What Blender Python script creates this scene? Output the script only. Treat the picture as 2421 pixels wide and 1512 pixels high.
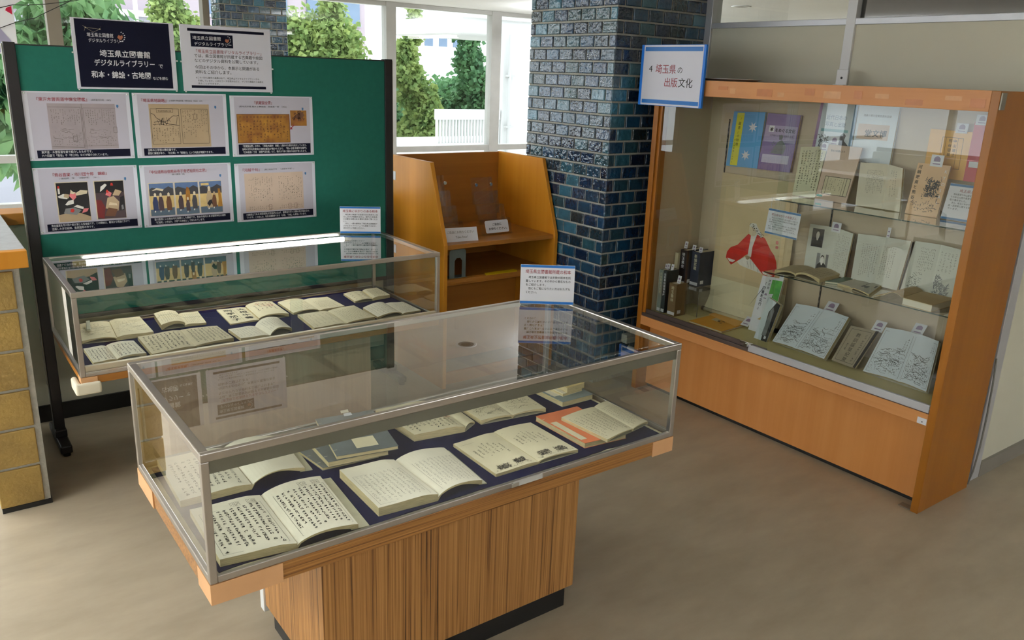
import bpy, math, random
from mathutils import Vector, Matrix

# ------------------------------------------------------------------ scene, camera, light, exposure
SC = bpy.context.scene
COL = SC.collection
for o in list(bpy.data.objects):
    bpy.data.objects.remove(o)

cam_d = bpy.data.cameras.new('camera')
cam = bpy.data.objects.new('camera', cam_d)
COL.objects.link(cam)
cam_d.sensor_width = 36.0
cam_d.lens = 28.692
cam_d.clip_start = 0.05
cam_d.clip_end = 300
R_ = ((0.8054, -0.59166, 0.03563), (0.14251, 0.25164, 0.95727), (0.57534, 0.76591, -0.28698))
cam.matrix_world = Matrix(((R_[0][0], R_[1][0], -R_[2][0], 0.0),
                           (R_[0][1], R_[1][1], -R_[2][1], 0.0),
                           (R_[0][2], R_[1][2], -R_[2][2], 1.75),
                           (0, 0, 0, 1)))
SC.camera = cam

world = bpy.data.worlds.new('sky')
SC.world = world
world.use_nodes = True
wn = world.node_tree
bg = wn.nodes['Background']
bg.inputs[0].default_value = (0.86, 0.93, 1.0, 1)
bg.inputs[1].default_value = 2.1

sun_d = bpy.data.lights.new('sun', 'SUN')
sun_d.energy = 1.2
sun_d.angle = math.radians(12)
sun_d.color = (1.0, 0.96, 0.88)
sun = bpy.data.objects.new('sun', sun_d)
COL.objects.link(sun)
sun.rotation_euler = (math.radians(-20), math.radians(24), 0)
sun.location = (0, -5, 12)

vs = SC.view_settings
vs.view_transform = 'Standard'
vs.look = 'None'
vs.exposure = 0.84
vs.gamma = 1.0
vs.use_curve_mapping = False
SC.cycles.transparent_max_bounces = 32
SC.cycles.max_bounces = 7
SC.cycles.diffuse_bounces = 4
SC.cycles.glossy_bounces = 4
SC.cycles.transmission_bounces = 4
SC.cycles.use_denoising = True
SC.cycles.use_adaptive_sampling = True
SC.cycles.adaptive_threshold = 0.03
SC.cycles.sample_clamp_indirect = 6.0
SC.cycles.caustics_reflective = False
SC.cycles.caustics_refractive = False

# ------------------------------------------------------------------ helpers
RND = random.Random(7)

def lin(c):
    def f(v):
        v /= 255.0
        return v / 12.92 if v <= 0.04045 else ((v + 0.055) / 1.055) ** 2.4
    return (f(c[0]), f(c[1]), f(c[2]), 1.0)

MATS = {}

def mat(name, rgb, rough=0.6, metal=0.0, noise=0.0, nscale=8.0, stretch=(1, 1, 1), bump=0.0, bscale=40.0,
        spec=0.5, rgb2=None, emit=0.0, coat=0.0, detail=4.0, rand=0.0):
    if name in MATS:
        return MATS[name]
    m = bpy.data.materials.new(name)
    m.use_nodes = True
    nt = m.node_tree
    b = nt.nodes['Principled BSDF']
    b.inputs['Roughness'].default_value = rough
    b.inputs['Metallic'].default_value = metal
    b.inputs['Specular IOR Level'].default_value = spec
    b.inputs['Coat Weight'].default_value = coat
    base = lin(rgb)
    b.inputs['Base Color'].default_value = base
    tc = nt.nodes.new('ShaderNodeTexCoord')
    mp = nt.nodes.new('ShaderNodeMapping')
    mp.inputs['Scale'].default_value = stretch
    geo = nt.nodes.new('ShaderNodeNewGeometry')
    nt.links.new(geo.outputs['Position'], mp.inputs['Vector'])
    if noise > 0 or rgb2:
        nz = nt.nodes.new('ShaderNodeTexNoise')
        nz.inputs['Scale'].default_value = nscale
        nz.inputs['Detail'].default_value = detail
        nt.links.new(mp.outputs[0], nz.inputs['Vector'])
        ramp = nt.nodes.new('ShaderNodeValToRGB')
        if rgb2:
            c0, c1 = base, lin(rgb2)
        else:
            c0 = tuple(max(0, x * (1 - noise)) for x in base[:3]) + (1,)
            c1 = tuple(min(1, x * (1 + noise)) for x in base[:3]) + (1,)
        ramp.color_ramp.elements[0].color = c0
        ramp.color_ramp.elements[1].color = c1
        ramp.color_ramp.elements[0].position = 0.3
        ramp.color_ramp.elements[1].position = 0.7
        nt.links.new(nz.outputs['Fac'], ramp.inputs[0])
        nt.links.new(ramp.outputs[0], b.inputs['Base Color'])
    if bump > 0:
        nb = nt.nodes.new('ShaderNodeTexNoise')
        nb.inputs['Scale'].default_value = bscale
        nb.inputs['Detail'].default_value = 3
        nt.links.new(mp.outputs[0], nb.inputs['Vector'])
        bp = nt.nodes.new('ShaderNodeBump')
        bp.inputs['Strength'].default_value = bump
        bp.inputs['Distance'].default_value = 0.01
        nt.links.new(nb.outputs['Fac'], bp.inputs['Height'])
        nt.links.new(bp.outputs[0], b.inputs['Normal'])
    if emit > 0:
        b.inputs['Emission Color'].default_value = base
        b.inputs['Emission Strength'].default_value = emit
    MATS[name] = m
    return m

def glass_mat(name, tint=(1, 1, 1), ior=1.5, rough=0.0):
    if name in MATS:
        return MATS[name]
    m = bpy.data.materials.new(name)
    m.use_nodes = True
    nt = m.node_tree
    nt.nodes.clear()
    out = nt.nodes.new('ShaderNodeOutputMaterial')
    tr = nt.nodes.new('ShaderNodeBsdfTransparent')
    tr.inputs[0].default_value = (*tint, 1)
    gl = nt.nodes.new('ShaderNodeBsdfGlossy')
    gl.inputs['Roughness'].default_value = rough
    gl.inputs[0].default_value = (1, 1, 1, 1)
    fr = nt.nodes.new('ShaderNodeFresnel')
    fr.inputs[0].default_value = ior
    geo = nt.nodes.new('ShaderNodeNewGeometry')
    inv = nt.nodes.new('ShaderNodeMixRGB')       # inside of the thin sheet: no second total reflection
    mul = nt.nodes.new('ShaderNodeMath')
    mul.operation = 'MULTIPLY'
    sub = nt.nodes.new('ShaderNodeMath')
    sub.operation = 'SUBTRACT'
    sub.inputs[0].default_value = 1.0
    nt.nodes.remove(inv)
    nt.links.new(geo.outputs['Backfacing'], sub.inputs[1])
    nt.links.new(fr.outputs[0], mul.inputs[0])
    nt.links.new(sub.outputs[0], mul.inputs[1])
    dbl = nt.nodes.new('ShaderNodeMath')         # both faces of a thin sheet reflect together: 2F/(1+F)
    dbl.operation = 'MULTIPLY'
    dbl.inputs[1].default_value = 1.7
    dbl.use_clamp = True
    nt.links.new(mul.outputs[0], dbl.inputs[0])
    mix = nt.nodes.new('ShaderNodeMixShader')
    nt.links.new(dbl.outputs[0], mix.inputs[0])
    nt.links.new(tr.outputs[0], mix.inputs[1])
    nt.links.new(gl.outputs[0], mix.inputs[2])
    nt.links.new(mix.outputs[0], out.inputs[0])
    MATS[name] = m
    return m

def wood_mat(name, c0, c1, axis, scale=30.0, rough=0.4, dark=None, spec=0.4, coat=0.0, band=0.5):
    """fine straight grain running along one axis"""
    if name in MATS:
        return MATS[name]
    m = bpy.data.materials.new(name)
    m.use_nodes = True
    nt = m.node_tree
    b = nt.nodes['Principled BSDF']
    b.inputs['Roughness'].default_value = rough
    b.inputs['Specular IOR Level'].default_value = spec
    b.inputs['Coat Weight'].default_value = coat
    geo = nt.nodes.new('ShaderNodeNewGeometry')
    mp = nt.nodes.new('ShaderNodeMapping')
    s = [1.0, 1.0, 1.0]
    s[axis] = 0.007 if dark else 0.03
    mp.inputs['Scale'].default_value = s
    nt.links.new(geo.outputs['Position'], mp.inputs['Vector'])
    nz = nt.nodes.new('ShaderNodeTexNoise')
    nz.inputs['Scale'].default_value = scale
    nz.inputs['Detail'].default_value = 6
    nz.inputs['Roughness'].default_value = 0.62
    nt.links.new(mp.outputs[0], nz.inputs['Vector'])
    ramp = nt.nodes.new('ShaderNodeValToRGB')
    e = ramp.color_ramp.elements
    e[0].position = 0.36
    e[0].color = lin(c0)
    e[1].position = 0.64
    e[1].color = lin(c1)
    if dark:            # crisp thin dark streaks between the paler ones
        e[0].position = 0.36
        e[0].color = lin(dark)
        k = ramp.color_ramp.elements.new(0.43)
        k.color = lin(c0)
    nt.links.new(nz.outputs['Fac'], ramp.inputs[0])
    n2 = nt.nodes.new('ShaderNodeTexNoise')
    n2.inputs['Scale'].default_value = 2.2
    n2.inputs['Detail'].default_value = 2
    nt.links.new(geo.outputs['Position'], n2.inputs['Vector'])
    mx = nt.nodes.new('ShaderNodeMixRGB')
    mx.blend_type = 'OVERLAY'
    mx.inputs[0].default_value = band * 0.5
    nt.links.new(ramp.outputs[0], mx.inputs[1])
    nt.links.new(n2.outputs['Fac'], mx.inputs[2])
    nt.links.new(mx.outputs[0], b.inputs['Base Color'])
    MATS[name] = m
    return m

class MB:
    """collects geometry for one mesh object"""
    def __init__(s):
        s.v, s.f, s.mi = [], [], []
        s.M = None
        s.cur = 0
    def pt(s, p):
        p = Vector(p)
        if s.M is not None:
            p = s.M @ p
        s.v.append(p)
        return len(s.v) - 1
    def face(s, idx):
        s.f.append(tuple(idx))
        s.mi.append(s.cur)
    def quad(s, *ps):
        s.face([s.pt(p) for p in ps])
    poly = quad
    def box(s, x0, x1, y0, y1, z0, z1):
        i = [s.pt((x, y, z)) for z in (z0, z1) for y in (y0, y1) for x in (x0, x1)]
        for q in ((0, 2, 3, 1), (4, 5, 7, 6), (0, 1, 5, 4), (2, 6, 7, 3), (0, 4, 6, 2), (1, 3, 7, 5)):
            s.face([i[k] for k in q])
        return s
    def prism(s, pts, vec):
        vec = Vector(vec)
        a = [s.pt(p) for p in pts]
        b = [s.pt(Vector(p) + vec) for p in pts]
        n = len(pts)
        s.face(a[::-1])
        s.face(b)
        for k in range(n):
            s.face([a[k], a[(k + 1) % n], b[(k + 1) % n], b[k]])
        return s
    def cyl(s, p0, p1, r, n=12, r1=None):
        p0, p1 = Vector(p0), Vector(p1)
        r1 = r if r1 is None else r1
        d = (p1 - p0).normalized()
        u = d.orthogonal().normalized()
        w = d.cross(u)
        a = [s.pt(p0 + (u * math.cos(t) + w * math.sin(t)) * r) for t in [2 * math.pi * k / n for k in range(n)]]
        b = [s.pt(p1 + (u * math.cos(t) + w * math.sin(t)) * r1) for t in [2 * math.pi * k / n for k in range(n)]]
        s.face(a[::-1])
        s.face(b)
        for k in range(n):
            s.face([a[k], a[(k + 1) % n], b[(k + 1) % n], b[k]])
        return s
    def tube(s, pts, r, n=8):
        pts = [Vector(p) for p in pts]
        rings = []
        for i, p in enumerate(pts):
            d = (pts[min(i + 1, len(pts) - 1)] - pts[max(i - 1, 0)]).normalized()
            u = d.cross(Vector((0.13, 0.21, 0.97))).normalized()
            w = d.cross(u)
            rings.append([s.pt(p + (u * math.cos(t) + w * math.sin(t)) * r) for t in [2 * math.pi * k / n for k in range(n)]])
        s.face(rings[0][::-1])
        s.face(rings[-1])
        for a, b in zip(rings, rings[1:]):
            for k in range(n):
                s.face([a[k], a[(k + 1) % n], b[(k + 1) % n], b[k]])
        return s
    def lathe(s, c, prof, n=24, axis=2):
        """prof: list of (r, h) turned about a vertical axis through c"""
        c = Vector(c)
        rings = []
        for r, h in prof:
            ring = []
            for k in range(n):
                t = 2 * math.pi * k / n
                ring.append(s.pt(c + Vector((r * math.cos(t), r * math.sin(t), h))))
            rings.append(ring)
        for a, b in zip(rings, rings[1:]):
            for k in range(n):
                s.face([a[k], a[(k + 1) % n], b[(k + 1) % n], b[k]])
        return s
    def disc(s, c, r, nrm, n=20):
        c, nrm = Vector(c), Vector(nrm).normalized()
        u = nrm.orthogonal().normalized()
        w = nrm.cross(u)
        s.face([s.pt(c + (u * math.cos(t) + w * math.sin(t)) * r) for t in [2 * math.pi * k / n for k in range(n)]])
        return s

WORG = {}

def obj(name, mb, mats, parent=None, bevel=0.0, smooth=False, segs=2):
    if not mb.v:
        mb.quad((0, 0, 0), (0, 0, 0), (0, 0, 0), (0, 0, 0))
    xs = [p.x for p in mb.v]; ys = [p.y for p in mb.v]; zs = [p.z for p in mb.v]
    org = Vector(((min(xs) + max(xs)) / 2, (min(ys) + max(ys)) / 2, min(zs)))
    me = bpy.data.meshes.new(name)
    me.from_pydata([p - org for p in mb.v], [], mb.f)
    if not isinstance(mats, (list, tuple)):
        mats = [mats]
    for m in mats:
        me.materials.append(m)
    if len(mats) > 1:
        me.polygons.foreach_set('material_index', mb.mi)
    if smooth:
        me.polygons.foreach_set('use_smooth', [True] * len(me.polygons))
    me.update()
    o = bpy.data.objects.new(name, me)
    COL.objects.link(o)
    WORG[o.name] = org
    if parent is not None:
        o.parent = parent
        o.location = org - WORG[parent.name]
    else:
        o.location = org
    if bevel > 0:
        bv = o.modifiers.new('bevel', 'BEVEL')
        bv.width = bevel
        bv.segments = segs
        bv.limit_method = 'ANGLE'
        bv.angle_limit = math.radians(40)
    return o

def tag(o, label, cat, group=None):
    o['label'] = label
    o['category'] = cat
    if group:
        o['group'] = group
    return o

def thing(name, label, cat, loc, group=None):
    o = bpy.data.objects.new(name, None)
    o.empty_display_size = 0.05
    COL.objects.link(o)
    o.location = loc
    WORG[o.name] = Vector(loc)
    return tag(o, label, cat, group)

def struct(name, mb, mats, bevel=0.0, parent=None):
    o = obj(name, mb, mats, parent, bevel)
    o['kind'] = 'structure'
    return o

def sempty(name, loc):
    o = bpy.data.objects.new(name, None)
    COL.objects.link(o)
    o.location = loc
    WORG[o.name] = Vector(loc)
    o['kind'] = 'structure'
    return o

def boxo(name, b, m, parent=None, bevel=0.0):
    return obj(name, MB().box(*b), m, parent, bevel)

# ---- writing: real glyph outlines laid on a surface
_TXT = {}

def glyphs(body, bold=0.0):
    key = (body, bold)
    if key in _TXT:
        return _TXT[key]
    cu = bpy.data.curves.new('tmp', 'FONT')
    cu.body = body
    cu.resolution_u = 2
    cu.offset = bold
    ob = bpy.data.objects.new('tmp', cu)
    COL.objects.link(ob)
    dg = bpy.context.evaluated_depsgraph_get()
    me = bpy.data.meshes.new_from_object(ob.evaluated_get(dg))
    vs_ = [(v.co.x, v.co.y) for v in me.vertices]
    fs_ = [tuple(p.vertices) for p in me.polygons]
    bpy.data.objects.remove(ob)
    bpy.data.meshes.remove(me)
    bpy.data.curves.remove(cu)
    _TXT[key] = (vs_, fs_)
    return _TXT[key]

def text(mb, surf, body, u, v, size, width=None, align='L', bold=0.0):
    """surf(u, v) gives a point; u, v and size in metres on the sheet"""
    vs_, fs_ = glyphs(body, bold)
    if not vs_:
        return
    x1 = max(p[0] for p in vs_)
    sx = size if not width else width / x1
    off = 0 if align == 'L' else (-x1 * sx / 2 if align == 'C' else -x1 * sx)
    base = len(mb.v)
    for p in vs_:
        mb.pt(surf(u + off + p[0] * sx, v + p[1] * size))
    for f in fs_:
        mb.face([base + k for k in f])

def vtext(mb, surf, body, u, v, size, step=None, bold=0.0):
    """vertical writing, top to bottom, centred on u, from v downwards"""
    step = step or size * 1.05
    for k, ch in enumerate(body):
        text(mb, surf, ch, u - size / 2, v - size - k * step, size, bold=bold)

def flat(P0, ux, uy, off=0.0006):
    P0, ux, uy = Vector(P0), Vector(ux).normalized(), Vector(uy).normalized()
    n = ux.cross(uy).normalized()
    return lambda u, v: P0 + ux * u + uy * v + n * off

def srect(mb, surf, u0, u1, v0, v1):
    mb.quad(surf(u0, v0), surf(u1, v0), surf(u1, v1), surf(u0, v1))

def sline(mb, surf, pts, w):
    for (a, b), (c, d) in zip(pts, pts[1:]):
        L = math.hypot(c - a, d - b) or 1e-9
        nx, ny = -(d - b) / L * w / 2, (c - a) / L * w / 2
        mb.quad(surf(a - nx, b - ny), surf(c - nx, d - ny), surf(c + nx, d + ny), surf(a + nx, b + ny))

def sframe(mb, surf, u0, u1, v0, v1, w):
    sline(mb, surf, [(u0, v0), (u1, v0), (u1, v1), (u0, v1), (u0, v0)], w)

def brush(mb, surf, rng, u0, u1, v0, v1, cols, rows, w, fill=0.92, ragged=0.25, n=4):
    """columns of brush-written characters, right to left, top to bottom"""
    cw, ch = (u1 - u0) / cols, (v1 - v0) / rows
    for c in range(cols):
        stop = rows - int(rng.random() * ragged * rows)
        for r in range(stop):
            if rng.random() > fill:
                continue
            cu, cv = u0 + (c + 0.5) * cw + rng.uniform(-.06, .06) * cw, v1 - (r + 0.5) * ch
            hw, hh = cw * 0.30, ch * 0.40
            ww = w * rng.uniform(0.7, 1.25)
            for k in range(n):
                t = rng.random()
                if t < 0.42:      # bar
                    yy = cv + rng.uniform(-hh, hh)
                    sline(mb, surf, [(cu - hw * rng.uniform(.4, 1), yy - hh * .08), (cu + hw * rng.uniform(.4, 1), yy + hh * .12)], ww)
                elif t < 0.68:    # post
                    xx = cu + rng.uniform(-hw, hw) * .7
                    sline(mb, surf, [(xx, cv + hh * rng.uniform(.3, 1)), (xx - hw * .1, cv - hh * rng.uniform(.3, 1))], ww)
                else:             # sweep
                    sg = rng.choice((-1, 1))
                    sline(mb, surf, [(cu + hw * .1 * sg, cv + hh * rng.uniform(0, .6)), (cu + sg * hw * rng.uniform(.4, 1), cv - hh * rng.uniform(.3, 1))], ww * .9)

def ridges(mb, surf, rng, u0, u1, v0, v1, n, w):
    """loose landscape line work"""
    for k in range(n):
        a = rng.uniform(u0, u1 - (u1 - u0) * .25)
        L = rng.uniform(.12, .4) * (u1 - u0)
        b = rng.uniform(v0, v1)
        pts, y = [], b
        m = rng.randint(4, 8)
        for i in range(m):
            pts.append((min(u1, max(u0, a + L * i / (m - 1))), min(v1, max(v0, y))))
            y += rng.uniform(-.035, .035) * (v1 - v0) * 1.5
        sline(mb, surf, pts, w * rng.uniform(.5, 1.4))

def tufts(mb, surf, rng, u0, u1, v0, v1, n, w, l):
    for k in range(n):
        a, b = rng.uniform(u0, u1), rng.uniform(v0, v1)
        t = rng.uniform(0, math.pi)
        sline(mb, surf, [(a, b), (a + math.cos(t) * l * rng.uniform(.3, 1), b + math.sin(t) * l * rng.uniform(.3, 1))], w * rng.uniform(.6, 1.5))

# ------------------------------------------------------------------ materials
M_WHITE = mat('white_paper', (226, 226, 232), 0.55, noise=0.015, nscale=5)
M_LAM = mat('laminated_paper', (222, 222, 234), 0.45, noise=0.015, nscale=5, spec=0.3)
M_INK = mat('black_ink', (26, 24, 26), 0.7, noise=0.1)
M_INKG = mat('faded_ink', (92, 86, 76), 0.8, noise=0.2, nscale=60)
M_INKM = mat('brown_black_ink', (50, 46, 42), 0.8, noise=0.2, nscale=60)
M_RED = mat('dark_red_print', (150, 44, 56), 0.5, noise=0.05)
M_REDINK = mat('vermilion_stamp', (196, 96, 70), 0.7, noise=0.1)
M_NAVYP = mat('navy_print', (20, 22, 44), 0.3, noise=0.05)
M_BLUEP = mat('blue_print', (20, 108, 188), 0.4, noise=0.03)
M_CREAM = mat('cream_paper', (214, 203, 170), 0.8, noise=0.05, nscale=14)
M_CREAM2 = mat('pale_cream_paper', (222, 214, 192), 0.8, noise=0.04, nscale=14)
M_CREAM3 = mat('grey_cream_paper', (196, 184, 152), 0.8, noise=0.08, nscale=18)
M_EDGE = mat('page_edges', (196, 178, 134), 0.85, noise=0.18, nscale=30, stretch=(1, 1, 14))
M_FLAX = mat('pale_flax_cover', (178, 172, 146), 0.7, noise=0.08, nscale=30)
M_STEEL = mat('brushed_steel', (188, 182, 176), 0.3, metal=1.0, noise=0.12, nscale=3, bump=0.02, bscale=200)
M_STEELD = mat('satin_grey_metal', (128, 124, 112), 0.45, metal=0.6, noise=0.08, nscale=4)
M_ALU = mat('aluminium', (200, 201, 206), 0.4, metal=0.4, noise=0.05, nscale=4)
M_CHROME = mat('chrome', (215, 215, 215), 0.12, metal=1.0, noise=0.02)
M_BLACK = mat('black_vinyl', (18, 17, 17), 0.45, noise=0.1, nscale=10)
M_DARKM = mat('dark_bronze_metal', (42, 39, 40), 0.4, metal=0.4, noise=0.08)
M_NAVY = mat('navy_felt', (19, 22, 56), 1.0, noise=0.12, nscale=90, bump=0.15, bscale=500, spec=0.05)
M_GREEN = mat('green_board', (36, 104, 90), 0.9, noise=0.04, nscale=40, bump=0.05, bscale=400, spec=0.2)
M_TEAK = wood_mat('zebra_teak', (146, 100, 52), (180, 132, 76), 2, 170, 0.42, dark=(84, 54, 26), band=0.15)
M_TEAKX = wood_mat('zebra_teak_horizontal', (140, 94, 46), (174, 124, 66), 0, 170, 0.42, dark=(96, 62, 30), band=0.15)
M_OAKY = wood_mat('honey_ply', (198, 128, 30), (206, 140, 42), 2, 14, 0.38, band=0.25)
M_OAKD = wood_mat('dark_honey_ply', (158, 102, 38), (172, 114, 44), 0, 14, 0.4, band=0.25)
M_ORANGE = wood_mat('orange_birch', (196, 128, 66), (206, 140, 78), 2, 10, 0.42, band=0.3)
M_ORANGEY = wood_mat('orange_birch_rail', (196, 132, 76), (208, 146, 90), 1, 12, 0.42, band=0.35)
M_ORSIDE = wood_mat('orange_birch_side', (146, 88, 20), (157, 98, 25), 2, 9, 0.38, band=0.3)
M_TAPE = mat('beige_tape', (214, 164, 116), 0.6, noise=0.05, nscale=12)
M_BEIGEW = mat('beige_wall', (208, 205, 186), 0.75, noise=0.02, nscale=3)
M_BACKP = mat('tan_back_panel', (200, 182, 156), 0.7, noise=0.02, nscale=3)
M_CEIL = mat('white_ceiling', (243, 243, 244), 0.85, noise=0.02, nscale=2, bump=0.03, bscale=120)
M_GLASS = glass_mat('case_glass', (0.955, 0.975, 0.962))
M_WGLASS = glass_mat('window_glass', (0.97, 0.985, 0.975))
M_ACRYL = glass_mat('clear_acrylic', (0.94, 0.95, 0.95), 1.45)
M_GREYGL = glass_mat('shade_tint_glass', (0.45, 0.45, 0.46))  # grey tint stands in for the dimmer ceiling beyond
M_FRAME = mat('grey_window_frame', (188, 187, 184), 0.55, metal=0.1, noise=0.04)
M_MORTAR = mat('grey_mortar', (176, 174, 164), 0.9, noise=0.1, nscale=60, bump=0.2, bscale=150)

def floor_mat():
    m = bpy.data.materials.new('beige_vinyl_floor')
    m.use_nodes = True
    nt = m.node_tree
    b = nt.nodes['Principled BSDF']
    geo = nt.nodes.new('ShaderNodeNewGeometry')
    mp = nt.nodes.new('ShaderNodeMapping')
    mp.inputs['Rotation'].default_value = (0, 0, 0.5)
    mp.inputs['Scale'].default_value = (1.0, 2.6, 1.0)
    nt.links.new(geo.outputs['Position'], mp.inputs['Vector'])
    a = nt.nodes.new('ShaderNodeTexNoise')
    a.inputs['Scale'].default_value = 3.0
    a.inputs['Detail'].default_value = 8
    a.inputs['Roughness'].default_value = 0.6
    nt.links.new(mp.outputs[0], a.inputs['Vector'])
    r = nt.nodes.new('ShaderNodeValToRGB')
    r.color_ramp.elements[0].position = 0.3
    r.color_ramp.elements[0].color = lin((153, 140, 119))
    r.color_ramp.elements[1].position = 0.72
    r.color_ramp.elements[1].color = lin((170, 157, 135))
    nt.links.new(a.outputs['Fac'], r.inputs[0])
    nt.links.new(r.outputs[0], b.inputs['Base Color'])
    n2 = nt.nodes.new('ShaderNodeTexNoise')
    n2.inputs['Scale'].default_value = 7
    n2.inputs['Detail'].default_value = 3
    nt.links.new(geo.outputs['Position'], n2.inputs['Vector'])
    mr = nt.nodes.new('ShaderNodeMapRange')
    mr.inputs['To Min'].default_value = 0.24
    mr.inputs['To Max'].default_value = 0.46
    nt.links.new(n2.outputs['Fac'], mr.inputs['Value'])
    nt.links.new(mr.outputs[0], b.inputs['Roughness'])
    bp = nt.nodes.new('ShaderNodeBump')
    bp.inputs['Strength'].default_value = 0.12
    bp.inputs['Distance'].default_value = 0.01
    nt.links.new(n2.outputs['Fac'], bp.inputs['Height'])
    nt.links.new(bp.outputs[0], b.inputs['Normal'])
    b.inputs['Specular IOR Level'].default_value = 0.45
    return m

M_FLOOR = floor_mat()

def tile_mat():
    """glazed wall tile: every tile its own blue, teal, green or near-black"""
    m = bpy.data.materials.new('blue_glazed_tile')
    m.use_nodes = True
    nt = m.node_tree
    b = nt.nodes['Principled BSDF']
    oi = nt.nodes.new('ShaderNodeObjectInfo')
    r = nt.nodes.new('ShaderNodeValToRGB')
    r.color_ramp.interpolation = 'LINEAR'
    e = r.color_ramp.elements
    e[0].position = 0.0
    e[0].color = lin((11, 31, 56))
    e[1].position = 1.0
    e[1].color = lin((50, 110, 136))
    for p, c in ((0.22, (17, 52, 86)), (0.42, (31, 50, 56)), (0.6, (19, 68, 104)), (0.8, (38, 70, 78))):
        k = e.new(p)
        k.color = lin(c)
    nt.links.new(oi.outputs['Random'], r.inputs[0])
    geo = nt.nodes.new('ShaderNodeNewGeometry')
    n1 = nt.nodes.new('ShaderNodeTexNoise')
    n1.inputs['Scale'].default_value = 26
    n1.inputs['Detail'].default_value = 3
    nt.links.new(geo.outputs['Position'], n1.inputs['Vector'])
    hs = nt.nodes.new('ShaderNodeHueSaturation')
    mr = nt.nodes.new('ShaderNodeMapRange')
    mr.inputs['To Min'].default_value = 0.7
    mr.inputs['To Max'].default_value = 1.35
    nt.links.new(n1.outputs['Fac'], mr.inputs['Value'])
    nt.links.new(mr.outputs[0], hs.inputs['Value'])
    nt.links.new(r.outputs[0], hs.inputs['Color'])
    nt.links.new(hs.outputs[0], b.inputs['Base Color'])
    n2 = nt.nodes.new('ShaderNodeTexNoise')
    n2.inputs['Scale'].default_value = 42
    n2.inputs['Detail'].default_value = 2
    nt.links.new(geo.outputs['Position'], n2.inputs['Vector'])
    bp = nt.nodes.new('ShaderNodeBump')
    bp.inputs['Strength'].default_value = 1.0
    bp.inputs['Distance'].default_value = 0.007
    nt.links.new(n2.outputs['Fac'], bp.inputs['Height'])
    nt.links.new(bp.outputs[0], b.inputs['Normal'])
    b.inputs['Roughness'].default_value = 0.07
    b.inputs['Specular IOR Level'].default_value = 0.8
    b.inputs['Coat Weight'].default_value = 0.3
    b.inputs['Coat Roughness'].default_value = 0.04
    return m

M_TILE = tile_mat()
# ------------------------------------------------------------------ the room shell
CEIL = 2.505
WY = 8.95          # window wall
struct('floor', MB().box(-9.0, 10.0, -5.0, 9.05, -0.12, 0.0), M_FLOOR)
struct('ceiling', MB().box(-9.3, 10.3, -5.3, 9.6, CEIL, CEIL + 0.35), M_CEIL)
M_WALLP = mat('pale_plaster', (214, 210, 200), 0.8, noise=0.02)
struct('wall_right', MB().box(10.0, 10.15, -5.0, 9.05, 0, CEIL), M_WALLP)
struct('wall_rear', MB().box(-9.0, 10.0, -5.15, -5.0, 0, CEIL), M_WALLP)
struct('wall_left', MB().box(-9.15, -9.0, -5.0, 9.05, 0, 0.55), M_WALLP)

M_FRAMED = mat('darker_window_frame', (132, 124, 112), 0.55, metal=0.1, noise=0.04)  # browner and darker than the other window frames
def window_band(name, axis, a0, a1, c, z0, z1, mulls, rail=None, mm=None):
    """aluminium window: axis 'x' runs along x at y=c, 'y' runs along y at x=c"""
    w = sempty(name, ((a0 + a1) / 2, c, z0) if axis == 'x' else (c, (a0 + a1) / 2, z0))
    def bx(n, p0, p1, q0, q1, z0_, z1_, m):
        b = (p0, p1, c + q0, c + q1, z0_, z1_) if axis == 'x' else (c + q0, c + q1, p0, p1, z0_, z1_)
        return boxo(n, b, m, w, 0.003)
    bx('sill_rail', a0, a1, -0.07, 0.05, z0 - 0.035, z0 + 0.04, M_FRAME)
    bx('head_rail', a0, a1, -0.05, 0.05, z1 - 0.045, z1, M_FRAME)
    if rail:
        bx('cross_rail', a0, a1, -0.05, 0.05, rail - 0.035, rail + 0.035, M_FRAME)
    for k in mulls:
        bx('mullion', k[0], k[1], -0.06, 0.06, z0, z1, mm or M_FRAME)
    edges = [a0] + [e for k in mulls for e in k] + [a1]
    for p, q in zip(edges[0::2], edges[1::2]):
        if q - p < 0.1:
            continue
        zs = [(z0 + .04, z1 - .045)] if not rail else [(z0 + .04, rail - .035), (rail + .035, z1 - .045)]
        for a, b in zs:
            bx('pane', p, q, -0.003, 0.003, a, b, M_WGLASS)
    return w

window_band('window_1', 'x', -9.0, 2.72, WY, 0.39, CEIL, [(-7.9, -7.8), (-6.6, -6.5), (-5.3, -5.2), (-4.0, -3.9), (-2.7, -2.6), (-1.4, -1.3), (-0.1, 0.0), (1.255, 1.372), (2.655, 2.72)], rail=0.838, mm=M_FRAMED)
window_band('window_2', 'x', 3.47, 10.0, WY, 0.39, CEIL, [(4.716, 4.843), (6.198, 6.345), (7.6, 7.7), (9.0, 9.1)], rail=0.838)
window_band('window_3', 'y', -5.0, 9.0, -9.07, 0.6, CEIL, [(-3.6, -3.5), (-2.2, -2.1), (-0.8, -0.7), (0.6, 0.7), (2.0, 2.1), (3.4, 3.5), (4.8, 4.9), (6.2, 6.3), (7.6, 7.7)])
struct('wall_back', MB().box(-9.0, 10.0, WY - 0.06, WY + 0.06, 0, 0.355), M_WALLP)

# low parapet wall behind the screen, with its timber cap and black skirting
pw = struct('wall_parapet', MB().box(0.31, 3.14, 4.41, 4.53, 0, 1.0), M_BEIGEW)
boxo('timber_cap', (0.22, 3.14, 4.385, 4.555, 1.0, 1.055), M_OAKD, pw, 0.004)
struct('baseboard_back', MB().box(0.31, 3.14, 4.397, 4.41, 0, 0.085), M_BLACK)

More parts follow.
